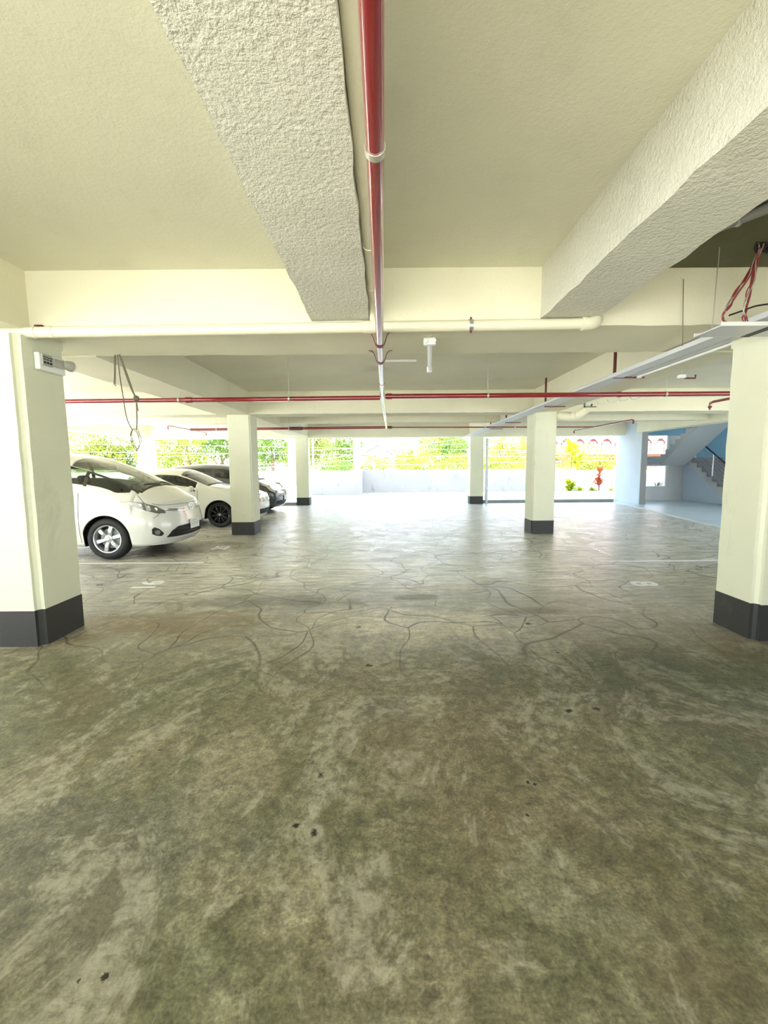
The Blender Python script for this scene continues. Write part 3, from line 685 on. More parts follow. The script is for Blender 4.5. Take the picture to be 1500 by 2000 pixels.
# gabled house on the slope
M_HOUSE = mat('white_house_wall', (.35, .35, .36), .8); M_ROOFG = mat('grey_roof', (.12, .12, .14), .7); M_WIN = mat('dark_window', (.12, .13, .14), .3)
hx = at(737, 880, Y=100)[0]
e = empty('house', (hx, 100, -.9), 'distant white house with a grey gable between the pole and the trees', 'house')
bm = B(); prism(bm, [(-3.2, 0), (3.2, 0), (3.2, 5.2), (0, 7.0), (-3.2, 5.2)], 1, 0, 8); obj('wall', bm, M_HOUSE, e)
bm = B(); prism(bm, [(-3.8, 4.95), (0, 7.1), (0, 7.4), (-3.9, 5.2)], 1, -.5, 8.5); prism(bm, [(3.8, 4.95), (0, 7.1), (0, 7.4), (3.9, 5.2)], 1, -.5, 8.5); obj('roof', bm, M_ROOFG, e)
for x, w, z in ((0, 1.0, 4.0), (-2.2, .3, 3.9), (2.6, .25, 4.2)): f = obj('window', box(B(), x-w, x+w, -.1, .02, z, z+1.1), M_ROOFG, e); obj('pane', box(B(), x-w+.1, x+w-.1, -.14, -.1, z+.1, z+1.0), M_WIN, f)
e = empty('house', (hx-8, 108, 0), 'flat-roofed white building behind the gabled house', 'house')
obj('wall', box(B(), -7, 7, 0, 8, 0, 6.6), M_HOUSE, e); obj('roof', box(B(), -7.4, 7.4, -.6, 8.4, 6.6, 7.0), M_ROOFG, e)
for x in (-4, -1, 2.2, 5): obj('window', box(B(), x-.8, x+.8, -.06, .05, 4.2, 5.6), M_WIN, e)
# red building on the right
M_REDB = mat('pink_red_wall', (.24, .07, .07), .8); M_ORANGE = mat('terracotta_band', (.28, .08, .03), .8); M_WHB = mat('white_balustrade', (.42, .38, .39), .7)
x0 = at(1060, 880, Y=48)[0]; x1 = x0+22
e = empty('red_building', (x0, 48, -.16), 'red building with white arched balconies across the far right opening', 'building')
obj('wall', box(B(), 0, 22, 0, 8, 0, 8), M_REDB, e)
obj('terracotta_band', box(B(), -.1, 22, -.35, 0, 2.5, 2.75), M_ORANGE, e); obj('cornice', box(B(), -.1, 22, -.5, 0, 4.95, 5.3), M_WHB, e)
obj('balcony_slab', box(B(), -.1, 22, -.9, 0, 2.75, 2.9), M_WHB, e)
for i in range(12):
    xa = 1.0+i*1.5
    bm = B(); pts = [(xa-.62, 2.9), (xa-.62, 4.0)]+[(xa+.5*math.cos(t)*-1.0, 4.0+.5*math.sin(t)) for t in [math.pi*k/6 for k in range(1, 6)]]+[(xa+.62, 4.0), (xa+.62, 2.9), (xa+.75, 2.9), (xa+.75, 4.95), (xa-.75, 4.95), (xa-.75, 2.9)]
    prism(bm, pts, 1, -.3, -.1); obj('arch', bm, M_WHB, e)
    f = obj('window', box(B(), xa-.4, xa+.4, -.06, .02, 3.0, 4.2), M_WHB, e); obj('pane', box(B(), xa-.33, xa+.33, -.09, -.06, 3.07, 4.13), M_WIN, f)
for i in range(7):
    xa = 1.5+i*3; f = obj('window', box(B(), xa-.6, xa+.6, -.06, .02, .7, 2.1), M_WHB, e); obj('pane', box(B(), xa-.5, xa+.5, -.09, -.06, .8, 2.0), M_WIN, f)
# round sign/arch and box at the parapet
P = at(715, 921, Y=26.5); e = empty('round_frame', (P[0], 26.5, -.16), 'dark hoop frame peeping over the parapet right of the thick pole', 'frame')
obj('hoop', lathe(B(), [(.27, -.02), (.31, -.02), (.31, .02), (.27, .02)], 'y', 28, (0, 0, P[2]+.16-.08), True), M_GREYP, e, smooth=True); obj('post', tube(B(), [(0, 0, 0), (0, 0, P[2]-.2)], .03, 8), M_GREYP, e)
P = at(731, 914, Y=26.5); e = empty('gate_post', (P[0], 26.5, -.16), 'small dark grey post with a white cap behind the parapet', 'post')
obj('post', box(B(), -.09, .09, -.09, .09, 0, P[2]+.3), M_KERB, e); obj('cap', box(B(), -.12, .12, -.12, .12, P[2]+.3, P[2]+.55), M_WHITE, e)

# ---------------------------------------------------------------- trees and plants
def leafmat(name, a, b):
    m = mat(name, a, .6); g = NG(m); r = g.n('ShaderNodeObjectInfo'); c = g.coord()
    n = g.noise(1.4, 4, .7, c); col = g.ramp(n, [(.35, a), (.65, b)]); g.l(col, g.b.inputs['Base Color'])
    g.b.inputs['Transmission Weight'].default_value = 0
    t = g.t; tr = g.n('ShaderNodeBsdfTranslucent'); g.l(col, tr.inputs[0]); mx = g.n('ShaderNodeMixShader'); mx.inputs[0].default_value = .35
    out = [x for x in t.nodes if x.type == 'OUTPUT_MATERIAL'][0]
    g.l(g.b.outputs[0], mx.inputs[1]); g.l(tr.outputs[0], mx.inputs[2]); g.l(mx.outputs[0], out.inputs[0]); return m
M_LEAFS = [leafmat('green_leaves', (.06, .15, .015), (.15, .22, .025)), leafmat('yellow_green_leaves', (.12, .19, .016), (.26, .27, .028)), leafmat('deep_green_leaves', (.035, .11, .03), (.09, .17, .045))]
M_BARK = mat('bark', (.16, .11, .07), .9)
def foliage_mesh(n, rx, ry, rz, zc, ls, seed, blobs=9):
    rr = np.random.RandomState(seed); V = []; Fc = []
    cs = [(rr.uniform(-.6, .6)*rx, rr.uniform(-.6, .6)*ry, zc+rr.uniform(-.6, .7)*rz, rr.uniform(.35, .6)) for _ in range(blobs)]
    for i in range(n):
        c = cs[rr.randint(blobs)]; d = rr.normal(size=3); d /= np.linalg.norm(d); k = c[3]*rr.uniform(.6, 1.)**.5
        p = np.array([c[0]+d[0]*k*rx, c[1]+d[1]*k*ry, c[2]+d[2]*k*rz])
        a = rr.normal(size=3); a /= np.linalg.norm(a); b = np.cross(a, rr.normal(size=3)); b /= np.linalg.norm(b)+1e-9
        s = ls*rr.uniform(.6, 1.3); i0 = len(V)
        V += [p-a*s, p+b*s*.5, p+a*s, p-b*s*.5]; Fc.append((i0, i0+1, i0+2, i0+3))
    me = bpy.data.meshes.new('foliage'); me.from_pydata([tuple(v) for v in V], [], Fc); me.update(); return me
FM = {}
def tree(px, Y, toppx, wid, kind, label, group='trees beyond the parapet', mi=0):
    x = at(px, 900, Y=Y)[0]; h = at(px, toppx, Y=Y)[2]+.16
    e = empty('tree', (x, Y, -.16), label, 'tree', group)
    if (kind, mi) not in FM:
        me = foliage_mesh(9000, 1, 1, .5, .62, .022, 40+kind); me.materials.append(M_LEAFS[mi]); FM[(kind, mi)] = me
    f = bpy.data.objects.new('foliage', FM[(kind, mi)]); COL.objects.link(f); f.parent = e; f.scale = (wid, wid*.8, h); f.rotation_euler[2] = kind*1.3+px*.01; f['kind'] = 'stuff'
    bm = B(); tube(bm, [(0, 0, 0), (.05*wid, 0, h*.35), (0, .05, h*.7)], .12, 8, radii=[.2, .14, .06])
    tube(bm, [(.04, 0, h*.35), (.3*wid, .1, h*.7)], .07, 6, radii=[.1, .03]); tube(bm, [(.04, 0, h*.3), (-.35*wid, -.1, h*.66)], .07, 6, radii=[.1, .03])
    obj('trunk', bm, M_BARK, e, smooth=True)
T = [(-60, 40, 842, 4.5, 0, 1, 'yellow-green tree at the far left edge behind the near column'),
     (165, 34, 842, 4.0, 1, 1, 'yellow-topped tree directly above the minivan roof'),
     (245, 36, 850, 3.6, 2, 0, 'bright green tree behind the looped wires'),
     (365, 34, 836, 3.6, 3, 1, 'dense yellow-green tree above the white sedan'),
     (430, 38, 830, 4.2, 0, 0, 'green tree filling the gap left of the second left column'),
     (530, 36, 832, 3.0, 1, 0, 'green tree right of the second left column'),
     (600, 42, 815, 4.0, 2, 1, 'yellowish tree rising behind the far left column'),
     (655, 38, 812, 2.6, 3, 0, 'tall green tree left of the thick utility pole'),
     (725, 44, 897, 2.2, 1, 1, 'low bush-like tree below the gabled house'),
     (815, 46, 857, 3.4, 2, 1, 'round lime green tree right of the gabled house'),
     (862, 50, 848, 3.8, 0, 2, 'deeper green tree in the middle of the opening'),
     (905, 46, 850, 3.2, 3, 0, 'green tree left of the far right column'),
     (1000, 44, 850, 4.0, 1, 1, 'lime green tree between the two right columns'),
     (830, 36, 896, 5.5, 3, 1, 'wide low hedge-like tree along the parapet in the middle'),
     (960, 36, 894, 5.0, 0, 1, 'low hedge-like tree seen around the far right column'),
     (660, 36, 900, 4.5, 2, 0, 'low leafy tree along the parapet left of the pole'),
     (1150, 40, 882, 5.2, 2, 1, 'yellow-green hedge tree below the red building balconies')]
for px, Y, tp, wd, kd, mi, lb in T: tree(px, Y, tp, wd, kd, lb, mi=mi)
def spiky(name, loc, n, L, wdt, m, label, cat, up=.6, zspread=0., seed=1, stem=0):
    """rosette plant of strap leaves; each leaf a part"""
    e = empty(name, loc, label, cat); rr = random.Random(seed)
    if stem: obj('stem', tube(B(), [(0, 0, 0), (.02, 0, stem)], .03, 7), M_BARK, e)
    for i in range(n):
        a = rr.uniform(0, 6.28); z0 = stem+rr.uniform(-zspread, 0); l = L*rr.uniform(.7, 1.1); el = rr.uniform(up-.4, up+.5)
        d = Vector((math.cos(a), math.sin(a), 0)); s = Vector((-math.sin(a), math.cos(a), 0)); bm = B(); q = []
        for k in range(5):
            t = k/4; ang = el-1.3*t*t; p = d*(l*t*math.cos(el))+Vector((0, 0, z0+l*(t*math.sin(el)-.45*t*t)))
            w = wdt*math.sin(math.pi*min(.98, .12+.86*t)); q.append((bm.verts.new(p-s*w), bm.verts.new(p+s*w)))
        for A, C in zip(q, q[1:]): bm.faces.new((A[0], A[1], C[1], C[0]))
        obj('leaf', bm, m, e)
    return e
M_TI = leafmat('red_leaves', (.60, .12, .06), (.70, .28, .12)); M_YEL = leafmat('yellow_leaves', (.42, .55, .02), (.75, .72, .05))
def gp(px, Y): return (at(px, 900, Y=Y)[0], Y, -.0)
spiky('ti_plant', gp(1172, 24.4), 60, .7, .09, M_TI, 'red-leaved ti plant standing against the white planter wall', 'plant', .7, .9, 3, 1.15)
spiky('croton_shrub', gp(1115, 24.6), 70, .85, .085, M_YEL, 'lime yellow spiky shrub at the left end of the planter wall', 'plant', .7, .6, 4, .5)
spiky('low_plant', gp(1135, 24.5), 34, .5, .06, M_YEL, 'low yellow plant at the foot of the lime yellow shrub', 'plant', .5, .1, 5, .05)
spiky('low_plant', gp(1158, 24.5), 34, .5, .06, M_YEL, 'low yellow plant at the foot of the red ti plant', 'plant', .5, .1, 6, .05)
spiky('low_plant', gp(1196, 24.5), 24, .4, .05, M_YEL, 'small low plant beside the pale pier', 'plant', .5, .1, 8, .05)
spiky('areca_palm', gp(1116, 28), 70, 1.5, .12, M_YEL, 'bright yellow palm rising behind the lime yellow shrub', 'palm', .8, .5, 9, 2.5)
spiky('areca_palm', gp(1128, 29), 60, 1.3, .12, M_YEL, 'second yellow palm just right of the brightest one', 'palm', .8, .5, 10, 1.7)
spiky('bare_shrub', (at(1284, 940, Y=19)[0], 19, -.1), 18, 1.1, .03, M_BARK, 'dark twiggy shrub seen through the lower lobby window', 'plant', .9, .3, 12, .5)

#CARS#
# ---------------------------------------------------------------- cars
def pch(xs, ys, x):
    """monotone cubic through the points"""
    xs = np.array(xs, float); ys = np.array(ys, float); x = np.clip(np.asarray(x, float), xs[0], xs[-1])
    h = np.diff(xs); d = np.diff(ys)/h; m = np.zeros(len(xs)); m[0] = d[0]; m[-1] = d[-1]
    for i in range(1, len(xs)-1):
        m[i] = 0 if d[i-1]*d[i] <= 0 else 2*d[i-1]*d[i]/(d[i-1]+d[i])
    k = np.clip(np.searchsorted(xs, x)-1, 0, len(h)-1); t = (x-xs[k])/h[k]
    return (2*t**3-3*t*t+1)*ys[k]+(t**3-2*t*t+t)*h[k]*m[k]+(-2*t**3+3*t*t)*ys[k+1]+(t**3-t*t)*h[k]*m[k+1]
class Car:
    def __init__(s, D): s.D = D; s.__dict__.update(D)
    def zb_(s, x): return float(pch(*zip(*s.belt), x))
    def zt_(s, x): return float(pch(*zip(*s.top), x))
    def n_(s, x): return float(pch(*zip(*s.expo), x))
    def tb_(s, x): return float(pch(*zip(*s.tumble), x))
    def yside(s, z, zb):
        y = s.W
        if z < .62: y -= .07*((.62-z)/.42)**2
        else: y -= .045*((z-.62)/max(.2, zb-.62))**2
        return y
    def zlow(s, x):
        z = s.sill if x < s.axle[0] else s.sill
        if x > s.axle[0]+.3: z = s.sill+ .02
        for ax in s.axle:
            if abs(x-ax) < s.ra: z = max(z, s.rw+math.sqrt(max(0, s.ra**2-(x-ax)**2)))
        return z
    def Fm(s, z): return float(pch(*zip(*s.nose), z))          # plan limit on the centre line at height z
    def Rm(s, z): return float(pch(*zip(*s.tail), z))
    def rce(s, z): return max(.02, min(s.Rc, s.Fm(z)-s.xs-.03))
    def warp(s, x, q, z):
        q = min(1, abs(q)); fx = s.xf; rx = s.xr
        c = 1-(1-q**2.4)**(1/2.4)
        if x > s.xs: x = s.xs+(x-s.xs)*((s.Fm(z)-s.rce(z)*c)-s.xs)/(fx-s.xs)
        elif x < s.xt: x = s.xt+(x-s.xt)*((s.Rm(z)+s.Rc2*c)-s.xt)/(rx-s.xt)
        return x
    def pt(s, x, kind, t, side=1):
        """kind 'L': t in 0..1 up the side; 'U': t = angle 0..90 from belt to centre line"""
        zb, zt = s.zb_(x), s.zt_(x)
        if kind == 'L':
            zl = min(s.zlow(x), zb-.04); z = zl+(zb-zl)*t; y = s.yside(z, zb); q = 1.
        else:
            if s.D.get('wz') and s.D['wx'][0] <= x <= s.D['wx'][1] and s.D['wz'] > zb:
                q0 = math.degrees(math.asin(min(.45, ((s.D['wz']-zb)/(zt-zb))**(s.n_(x)/2)))); q0 = max(6, q0)
                t = t*q0/6 if t <= 6 else (q0+(t-6)*(30-q0)/24 if t < 30 else t)
            a = math.radians(t); n = s.n_(x); c = max(0, math.cos(a))**(2/n); sn = math.sin(a)**(2/n)
            yb = s.yside(zb, zb); z = zb+(zt-zb)*sn; y = yb*c*(1-s.tb_(x)*sn); q = y/yb
        return (s.warp(x, q, z), side*y, z)
    def front(s, a, z, side=1, d=0.):
        """front skin: a = 0 on the centre line .. 90 at the flank"""
        back = max(0, a-90)*.02; a = min(a, 90)
        zb = s.zb_(s.xf-back*1.2); a = math.radians(a); q = math.sin(a)**(2/2.4); ys = s.yside(min(z, zb), zb)
        x = s.Fm(z)-s.rce(z)*(1-max(0, math.cos(a))**(2/2.4))-back
        nx, ny = math.cos(a), math.sin(a)
        return (x+d*nx, side*(q*ys+d*ny), z)
def build_car(D, loc, name, label, cat):
    c = Car(D); e = empty(name, loc, label, cat)
    # stations
    xs = set(np.round(np.arange(c.xr, c.xf, .05), 3)) | {c.xf, c.xs, c.xt}
    for ax in c.axle:
        for t in np.linspace(-90, 90, 25): xs.add(round(ax+c.ra*math.sin(math.radians(t)), 4))
    xs |= {w for z in D['zones'] for w in (z[1], z[2])}
    keep = sorted(xs); hard = {w for z in D['zones'] for w in (z[1], z[2])} | {c.xf, c.xr, *[a+s*c.ra for a in c.axle for s in (-1, 1)]}
    out = [keep[0]]
    for x in keep[1:]:
        if x-out[-1] < .012:
            if x in hard: out[-1] = x
            continue
        out.append(x)
    xs = out
    Ls = [0, .06, .14, .24, .34, .44, .54, .64, .74, .84, .93]
    angs = sorted(set([0, 5, 10, 16, 23, 30, 37, 44, 50, 56, 62, 68, 74, 80, 85, 90]) | {a for z in D['zones'] for a in (z[3], z[4])})
    prof = [('L', t) for t in Ls]+[('U', a) for a in angs]
    nP = len(prof); full = [(k, t, 1) for k, t in prof]+[(k, t, -1) for k, t in prof[::-1][1:]]
    V = [[c.pt(x, k, t, sd) for k, t, sd in full] for x in xs]
    groups = {'body': []}
    def zone(i, j):
        k0, t0, sd = full[j]; k1, t1, _ = full[j+1]
        if k0 != 'U' or k1 != 'U': return 'body'
        lo, hi = min(t0, t1), max(t0, t1); x0, x1 = xs[i], xs[i+1]
        for nm, a, b, p, q in D['zones']:
            if x0 >= a-1e-6 and x1 <= b+1e-6 and lo >= p-1e-6 and hi <= q+1e-6:
                return nm+('' if nm in D['central'] else ('@1' if j < nP-1 else '@2'))
        return 'body'
    for i in range(len(xs)-1):
        for j in range(len(full)-1):
            groups.setdefault(zone(i, j), []).append((i, j))
    for g, cells in groups.items():
        bm = B(); idx = {}
        def vert(i, j):
            if (i, j) not in idx: idx[i, j] = bm.verts.new(V[i][j])
            return idx[i, j]
        for i, j in cells:
            try: bm.faces.new((vert(i, j), vert(i+1, j), vert(i+1, j+1), vert(i, j+1)))
            except ValueError: pass
        if g == 'body':
            # nose and tail caps
            for ii, R, xx in ((len(xs)-1, c.Fm, c.xf), (0, c.Rm, c.xr)):
                K = 12; prev = None
                for j in range(nP):
                    x0, y0, z0 = V[ii][j]; zb = c.zb_(xx); yref = c.yside(min(z0, zb), zb)
                    row = []
                    for k in range(2*K+1):
                        y = y0*math.cos(math.pi*k/(2*K)) if abs(y0) > 1e-6 else 0
                        if k == 0: row.append(vert(ii, j)); continue
                        if k == 2*K: row.append(vert(ii, len(full)-1-j)); continue
                        row.append(bm.verts.new((c.warp(xx, y/yref, z0), y, z0)))
                    if prev:
                        for k in range(2*K):
                            try: bm.faces.new((prev[k], prev[k+1], row[k+1], row[k]))
                            except ValueError: pass
                    prev = row
            bmesh.ops.remove_doubles(bm, verts=bm.verts, dist=2e-4)
        nm = g.split('@')[0]; m = {'body': c.paint}.get(nm) or D['mats'][nm]
        o = obj(nm, bm, m, e, smooth='all')
        if nm == 'body': o.data.set_sharp_from_angle(angle=math.radians(55))
        if nm == 'body': mod = o.modifiers.new('thick', 'SOLIDIFY'); mod.thickness = .012; mod.offset = -1
    # underside, arch liners
    bm = box(B(), c.xr+.25, c.axle[1]-c.ra-.02 if False else c.axle[0]-c.ra-.02, -c.W+.12, c.W-.12, c.sill+.01, c.sill+.05) if c.axle[0]-c.ra-.02 > c.xr+.3 else B()
    box(bm, c.axle[0]+c.ra+.02, c.axle[1]-c.ra-.02, -c.W+.12, c.W-.12, c.sill+.01, c.sill+.05)
    box(bm, c.axle[0]-c.ra-.02, c.xf-.35, -c.W+.3, c.W-.3, c.sill+.04, c.sill+.12)
    obj('underbody', bm, M_BLACK, e)
    for ax in c.axle:
        for sd in (-1, 1):
            bm = B(); A = []
            for k in range(19):
                a = math.pi*k/18; x = ax+math.cos(a)*(c.ra+.004); z = c.rw+math.sin(a)*(c.ra+.004)
                A.append((bm.verts.new((x, sd*(c.W-.06), z)), bm.verts.new((x, sd*(c.W-.32), z))))
            for P, Q in zip(A, A[1:]): bm.faces.new((P[0], P[1], Q[1], Q[0]))
            bm.faces.new([p[1] for p in A])
            A0 = A[0]; A1 = A[-1]
            obj('arch_liner', bm, M_BLACK, e, smooth=True)
    # wheels
    for ax in c.axle:
        for sd in (-1, 1):
            w = bpy.data.objects.new('wheel', None); COL.objects.link(w); w.parent = e; w.location = (ax, sd*(c.W-.135), c.rw)
            if sd > 0: w.rotation_euler[2] = math.pi
            R, r = c.rw, c.rim; h = .105
            P = [(r, -h+.015), (r+.02, -h-.002), (r+.05, -h-.006), (R-.035, -h+.004), (R-.01, -h+.022), (R, -h+.05), (R, h-.05), (R-.01, h-.022), (R-.035, h), (r+.02, h), (r, h-.01)]
            obj('tyre', lathe(B(), P, 'y', 48, close=True), M_BLACK, w, smooth=True)
            m = c.rimmat
            P = [(r+.002, -h+.004), (r-.012, -h+.008), (r-.022, -h+.03), (r-.03, h-.02), (r, h-.01)]
            rim = lathe(B(), P, 'y', 48); bmesh.ops.delete(rim, geom=[f for f in rim.faces if len(f.verts) > 4], context='FACES_ONLY')
            obj('rim', rim, m, w, smooth=True)
            obj('brake_disc', lathe(B(), [(.05, -.005), (r*.72, -.005), (r*.72, .01), (.05, .01)], 'y', 32, close=True), M_GREYP if c.rimmat is M_ALLOY else M_BLACK, w)
            obj('barrel', lathe(B(), [(0, .03), (r-.02, .03), (r-.02, .05), (0, .05)], 'y', 32), M_BLACK, w)
            for k in range(c.nsp):
                bm = B(); a = 2*math.pi*(k+.25)/c.nsp; n = 7
                def sec(t, w0, w1):
                    rr = .04+(r-.015-.04)*t; ww = w0+(w1-w0)*t; yy = -h+.035-.012*math.sin(math.pi*t)+(.01 if t < .2 else 0)
                    return rr, ww, yy
                pr = None
                for q in range(n):
                    rr, ww, yy = sec(q/(n-1), *c.spw)
                    pts = [(rr, -ww, yy+.012), (rr, -ww*.7, yy), (rr, ww*.7, yy), (rr, ww, yy+.012), (rr, ww*.8, yy+.045), (rr, -ww*.8, yy+.045)]
                    ringv = []
                    for (u, v, y) in pts:
                        ringv.append(bm.verts.new((u*math.cos(a)-v*math.sin(a), y, u*math.sin(a)+v*math.cos(a))))
                    if pr:
                        for i in range(6): bm.faces.new((pr[i], pr[(i+1) % 6], ringv[(i+1) % 6], ringv[i]))
                    else: bm.faces.new(ringv)
                    pr = ringv
                bm.faces.new(pr[::-1]); obj('spoke', bm, m, w, smooth=True)
            obj('hub', lathe(B(), [(0, -h+.02), (.03, -h+.02), (.034, -h+.028), (.062, -h+.036), (.066, -h+.06), (.066, -.0)], 'y', 28), m, w, smooth=True)
            obj('centre_cap', lathe(B(), [(0, -h+.012), (.026, -h+.014), (.03, -h+.024)], 'y', 20), M_ALLOY, w, smooth=True)
            if c.rimmat is M_ALLOY:
                for k in range(5):
                    a = 2*math.pi*k/5; obj('wheel_nut', lathe(B(), [(0, -h+.03), (.009, -h+.03), (.009, -h+.05)], 'y', 8, (.046*math.cos(a), 0, .046*math.sin(a))), M_GREYP, w)
    return c, e
def patch(c, e, name, m, lo, hi, side=1, d=.004, th=.012, n=28, k=6, parent=None):
    """a skin lying on the nose between two curves given as lists of (angle, z)"""
    lo = np.array(lo, float); hi = np.array(hi, float)
    def samp(P, s): t = s*(len(P)-1); i = min(int(t), len(P)-2); u = t-i; return P[i]*(1-u)+P[i+1]*u
    bm = B(); G = []
    for i in range(n+1):
        a = samp(lo, i/n); b = samp(hi, i/n)
        G.append([(bm.verts.new(c.front(*(a*(1-j/k)+b*j/k), side, d)), bm.verts.new(c.front(*(a*(1-j/k)+b*j/k), side, d-th))) for j in range(k+1)])
    for i in range(n):
        for j in range(k):
            bm.faces.new((G[i][j][0], G[i+1][j][0], G[i+1][j+1][0], G[i][j+1][0])); bm.faces.new((G[i][j][1], G[i][j+1][1], G[i+1][j+1][1], G[i+1][j][1]))
    for i in range(n):
        for j in (0, k): bm.faces.new((G[i][j][0], G[i][j][1], G[i+1][j][1], G[i+1][j][0]))
    for j in range(k):
        for i in (0, n): bm.faces.new((G[i][j][0], G[i][j+1][0], G[i][j+1][1], G[i][j][1]))
    bmesh.ops.remove_doubles(bm, verts=bm.verts, dist=5e-4)
    return obj(name, bm, m, parent or e, smooth=True)
def seam(c, e, pts, r=.004, m=None, name='seam', parent=None):
    return obj(name, tube(B(), pts, r, 5, smooth=4), m or M_BLACK, parent or e)
def side_door(c, e, x0, x1, sd):
    for x in (x0, x1):
        P = [c.pt(x, 'L', t, sd) for t in (.08, .3, .5, .7, .9, 1.0)]
        seam(c, e, [(p[0], p[1]+sd*.0005, p[2]) for p in P], .004)
    p = c.pt((x0+.18) if x1 > x0 else x0-.18, 'L', .78, sd)
    obj('door_handle', tube(B(), [(p[0]-.09, p[1]+sd*.005, p[2]), (p[0]-.05, p[1]+sd*.03, p[2]+.004), (p[0]+.05, p[1]+sd*.03, p[2]+.004), (p[0]+.09, p[1]+sd*.005, p[2])], .013, 8, smooth=3), c.paint, e, smooth=True)
def mirror(c, e, x, z, m):
    for sd in (-1, 1):
        y = c.W+.02
        bm = B(); lathe(bm, [(0, -.10), (.05, -.09), (.075, -.04), (.08, .03), (.06, .085), (0, .10)], 'y', 16)
        for v in bm.verts: v.co = Vector((v.co.x*.75+x, sd*(v.co.y+y+.08), v.co.z*.95+z))
        o = obj('door_mirror', bm, m, e, smooth=True)
        obj('mirror_foot', tube(B(), [(x+.02, sd*(y-.09), z-.06), (x, sd*(y+.03), z-.03)], .02, 8), M_BLACK, o)
def cabin(c, e, xd, seats, zseat, wheel_z):
    w = c.W-.24
    bm = B(); prism(bm, [(xd+.26, .45), (xd+.22, wheel_z+.02), (xd+.1, wheel_z+.1), (xd-.12, wheel_z+.05), (xd-.2, wheel_z-.12), (xd-.15, .45)], 1, -w, w)
    obj('dashboard', bm, M_CARPETB, e, bevel=.03)
    obj('cabin_floor', box(B(), seats[-1]-.6, xd+.3, -w, w, .34, .38), M_CARPETB, e)
    for x in seats:
        for y in (-.38, .38):
            s = obj('seat_cushion', box(B(), x-.05, x+.45, y-.25, y+.25, zseat-.14, zseat), M_SEAT, e, bevel=.05)
            bm = box(B(), -.07, .07, -.24, .24, 0, .58, Matrix.Translation((x-.03, y, zseat-.05)) @ Matrix.Rotation(-.28, 4, 'Y')); obj('seat_back', bm, M_SEAT, e, bevel=.05)
            bm = box(B(), -.045, .045, -.13, .13, 0, .17, Matrix.Translation((x-.21, y, zseat+.58)) @ Matrix.Rotation(-.2, 4, 'Y')); obj('headrest', bm, M_SEAT, e, bevel=.035)
    bm = lathe(B(), [(.18+.014*math.cos(t), .014*math.sin(t)) for t in [i*math.pi/4 for i in range(8)]], 'x', 28, (0, 0, 0), True)
    box(bm, -.01, .02, -.17, .17, -.02, .02); box(bm, -.01, .02, -.02, .02, -.17, .02)
    for v in bm.verts: v.co = Matrix.Translation((xd-.3, .38, wheel_z+.06)) @ Matrix.Rotation(-.45, 4, 'Y') @ v.co
    obj('steering_wheel', bm, M_BLACK, e)
def plate(c, e, z, w=.33, h=.16, dark=True):
    x = c.Fm(z)+.022
    p = obj('number_plate', box(B(), x-.012, x, -w/2, w/2, z-h/2, z+h/2), M_WHITE, e, bevel=.003)
    bm = B(); rr = random.Random(3)
    for i in range(6):
        y = -w*.38+i*w*.15; box(bm, x, x+.0015, y-.015, y-.008, z-.03, z+.03)
        if i % 2: box(bm, x, x+.0015, y-.015, y+.012, z+.022, z+.03)
        else: box(bm, x, x+.0015, y-.015, y+.012, z-.03, z-.022)
    box(bm, x, x+.0015, -w*.3, w*.3, z+.052, z+.06)
    obj('plate_marks', bm, M_GREYP, p)

# --- white minivan. local x = 0 at the front axle
VAN = dict(wz=1.10, wx=(-.3, .5), W=.90, paint=M_CARW, xf=1.0, xr=-3.75, xs=.41, xt=-3.2, Rc=.56, Rc2=.30, sill=.20, axle=(-2.85, 0.), ra=.39, rw=.345, rim=.228, nsp=6, spw=(.030, .038), rimmat=M_ALLOY,
    belt=[(-3.75, 1.10), (-2, 1.10), (-.6, 1.10), (-.15, 1.10), (.05, 1.07), (.22, 1.01), (.41, .94), (.7, .87), (1.0, .80)],
    top=[(-3.75, 1.5), (-3.6, 1.64), (-3.2, 1.76), (-2.2, 1.795), (-1.3, 1.78), (-.9, 1.745), (-.55, 1.65), (.0, 1.43), (.52, 1.205), (.64, 1.165), (.8, 1.09), (1.0, .95)],
    expo=[(-3.75, 4), (-1, 4.2), (0., 3.3), (.3, 2.6), (.55, 2.4), (1.0, 2.2)], tumble=[(-3.75, .16), (-.6, .16), (.4, .12), (.7, .05), (1.0, .0)],
    nose=[(.15, .84), (.25, .95), (.35, 1.02), (.5, 1.04), (.62, 1.02), (.72, 1.0), (.82, .985), (.92, .93), (1.1, .78), (1.3, .6)],
    tail=[(.15, -3.62), (.4, -3.78), (.7, -3.80), (1.0, -3.74), (1.4, -3.6), (1.75, -3.4)],
    zones=[('windscreen', -.62, .54, 37, 90), ('cowl_strip', .54, .60, 37, 90), ('quarter_window', -.30, .36, 6, 30), ('front_window', -1.25, -.36, 5, 36), ('window_pillar', -1.32, -1.25, 5, 36), ('window_pillar', -.36, -.30, 4, 36), ('rear_window', -2.35, -1.32, 5, 36), ('window_pillar', -2.42, -2.35, 5, 36), ('rear_quarter_window', -3.3, -2.42, 6, 36),
           ('window_pillar', -.30, .54, 30, 37)],
    central=('windscreen', 'cowl_strip'),
    mats=dict(windscreen=M_WSCR, cowl_strip=M_BLACK, quarter_window=M_TINTV, front_window=M_TINTV, window_pillar=M_BLACKG, rear_window=M_TINTV, rear_quarter_window=M_TINTV))
c, e = build_car(VAN, (-4.56, 7.73, 0), 'minivan', 'white minivan parked nearest the camera in the left bays', 'car')
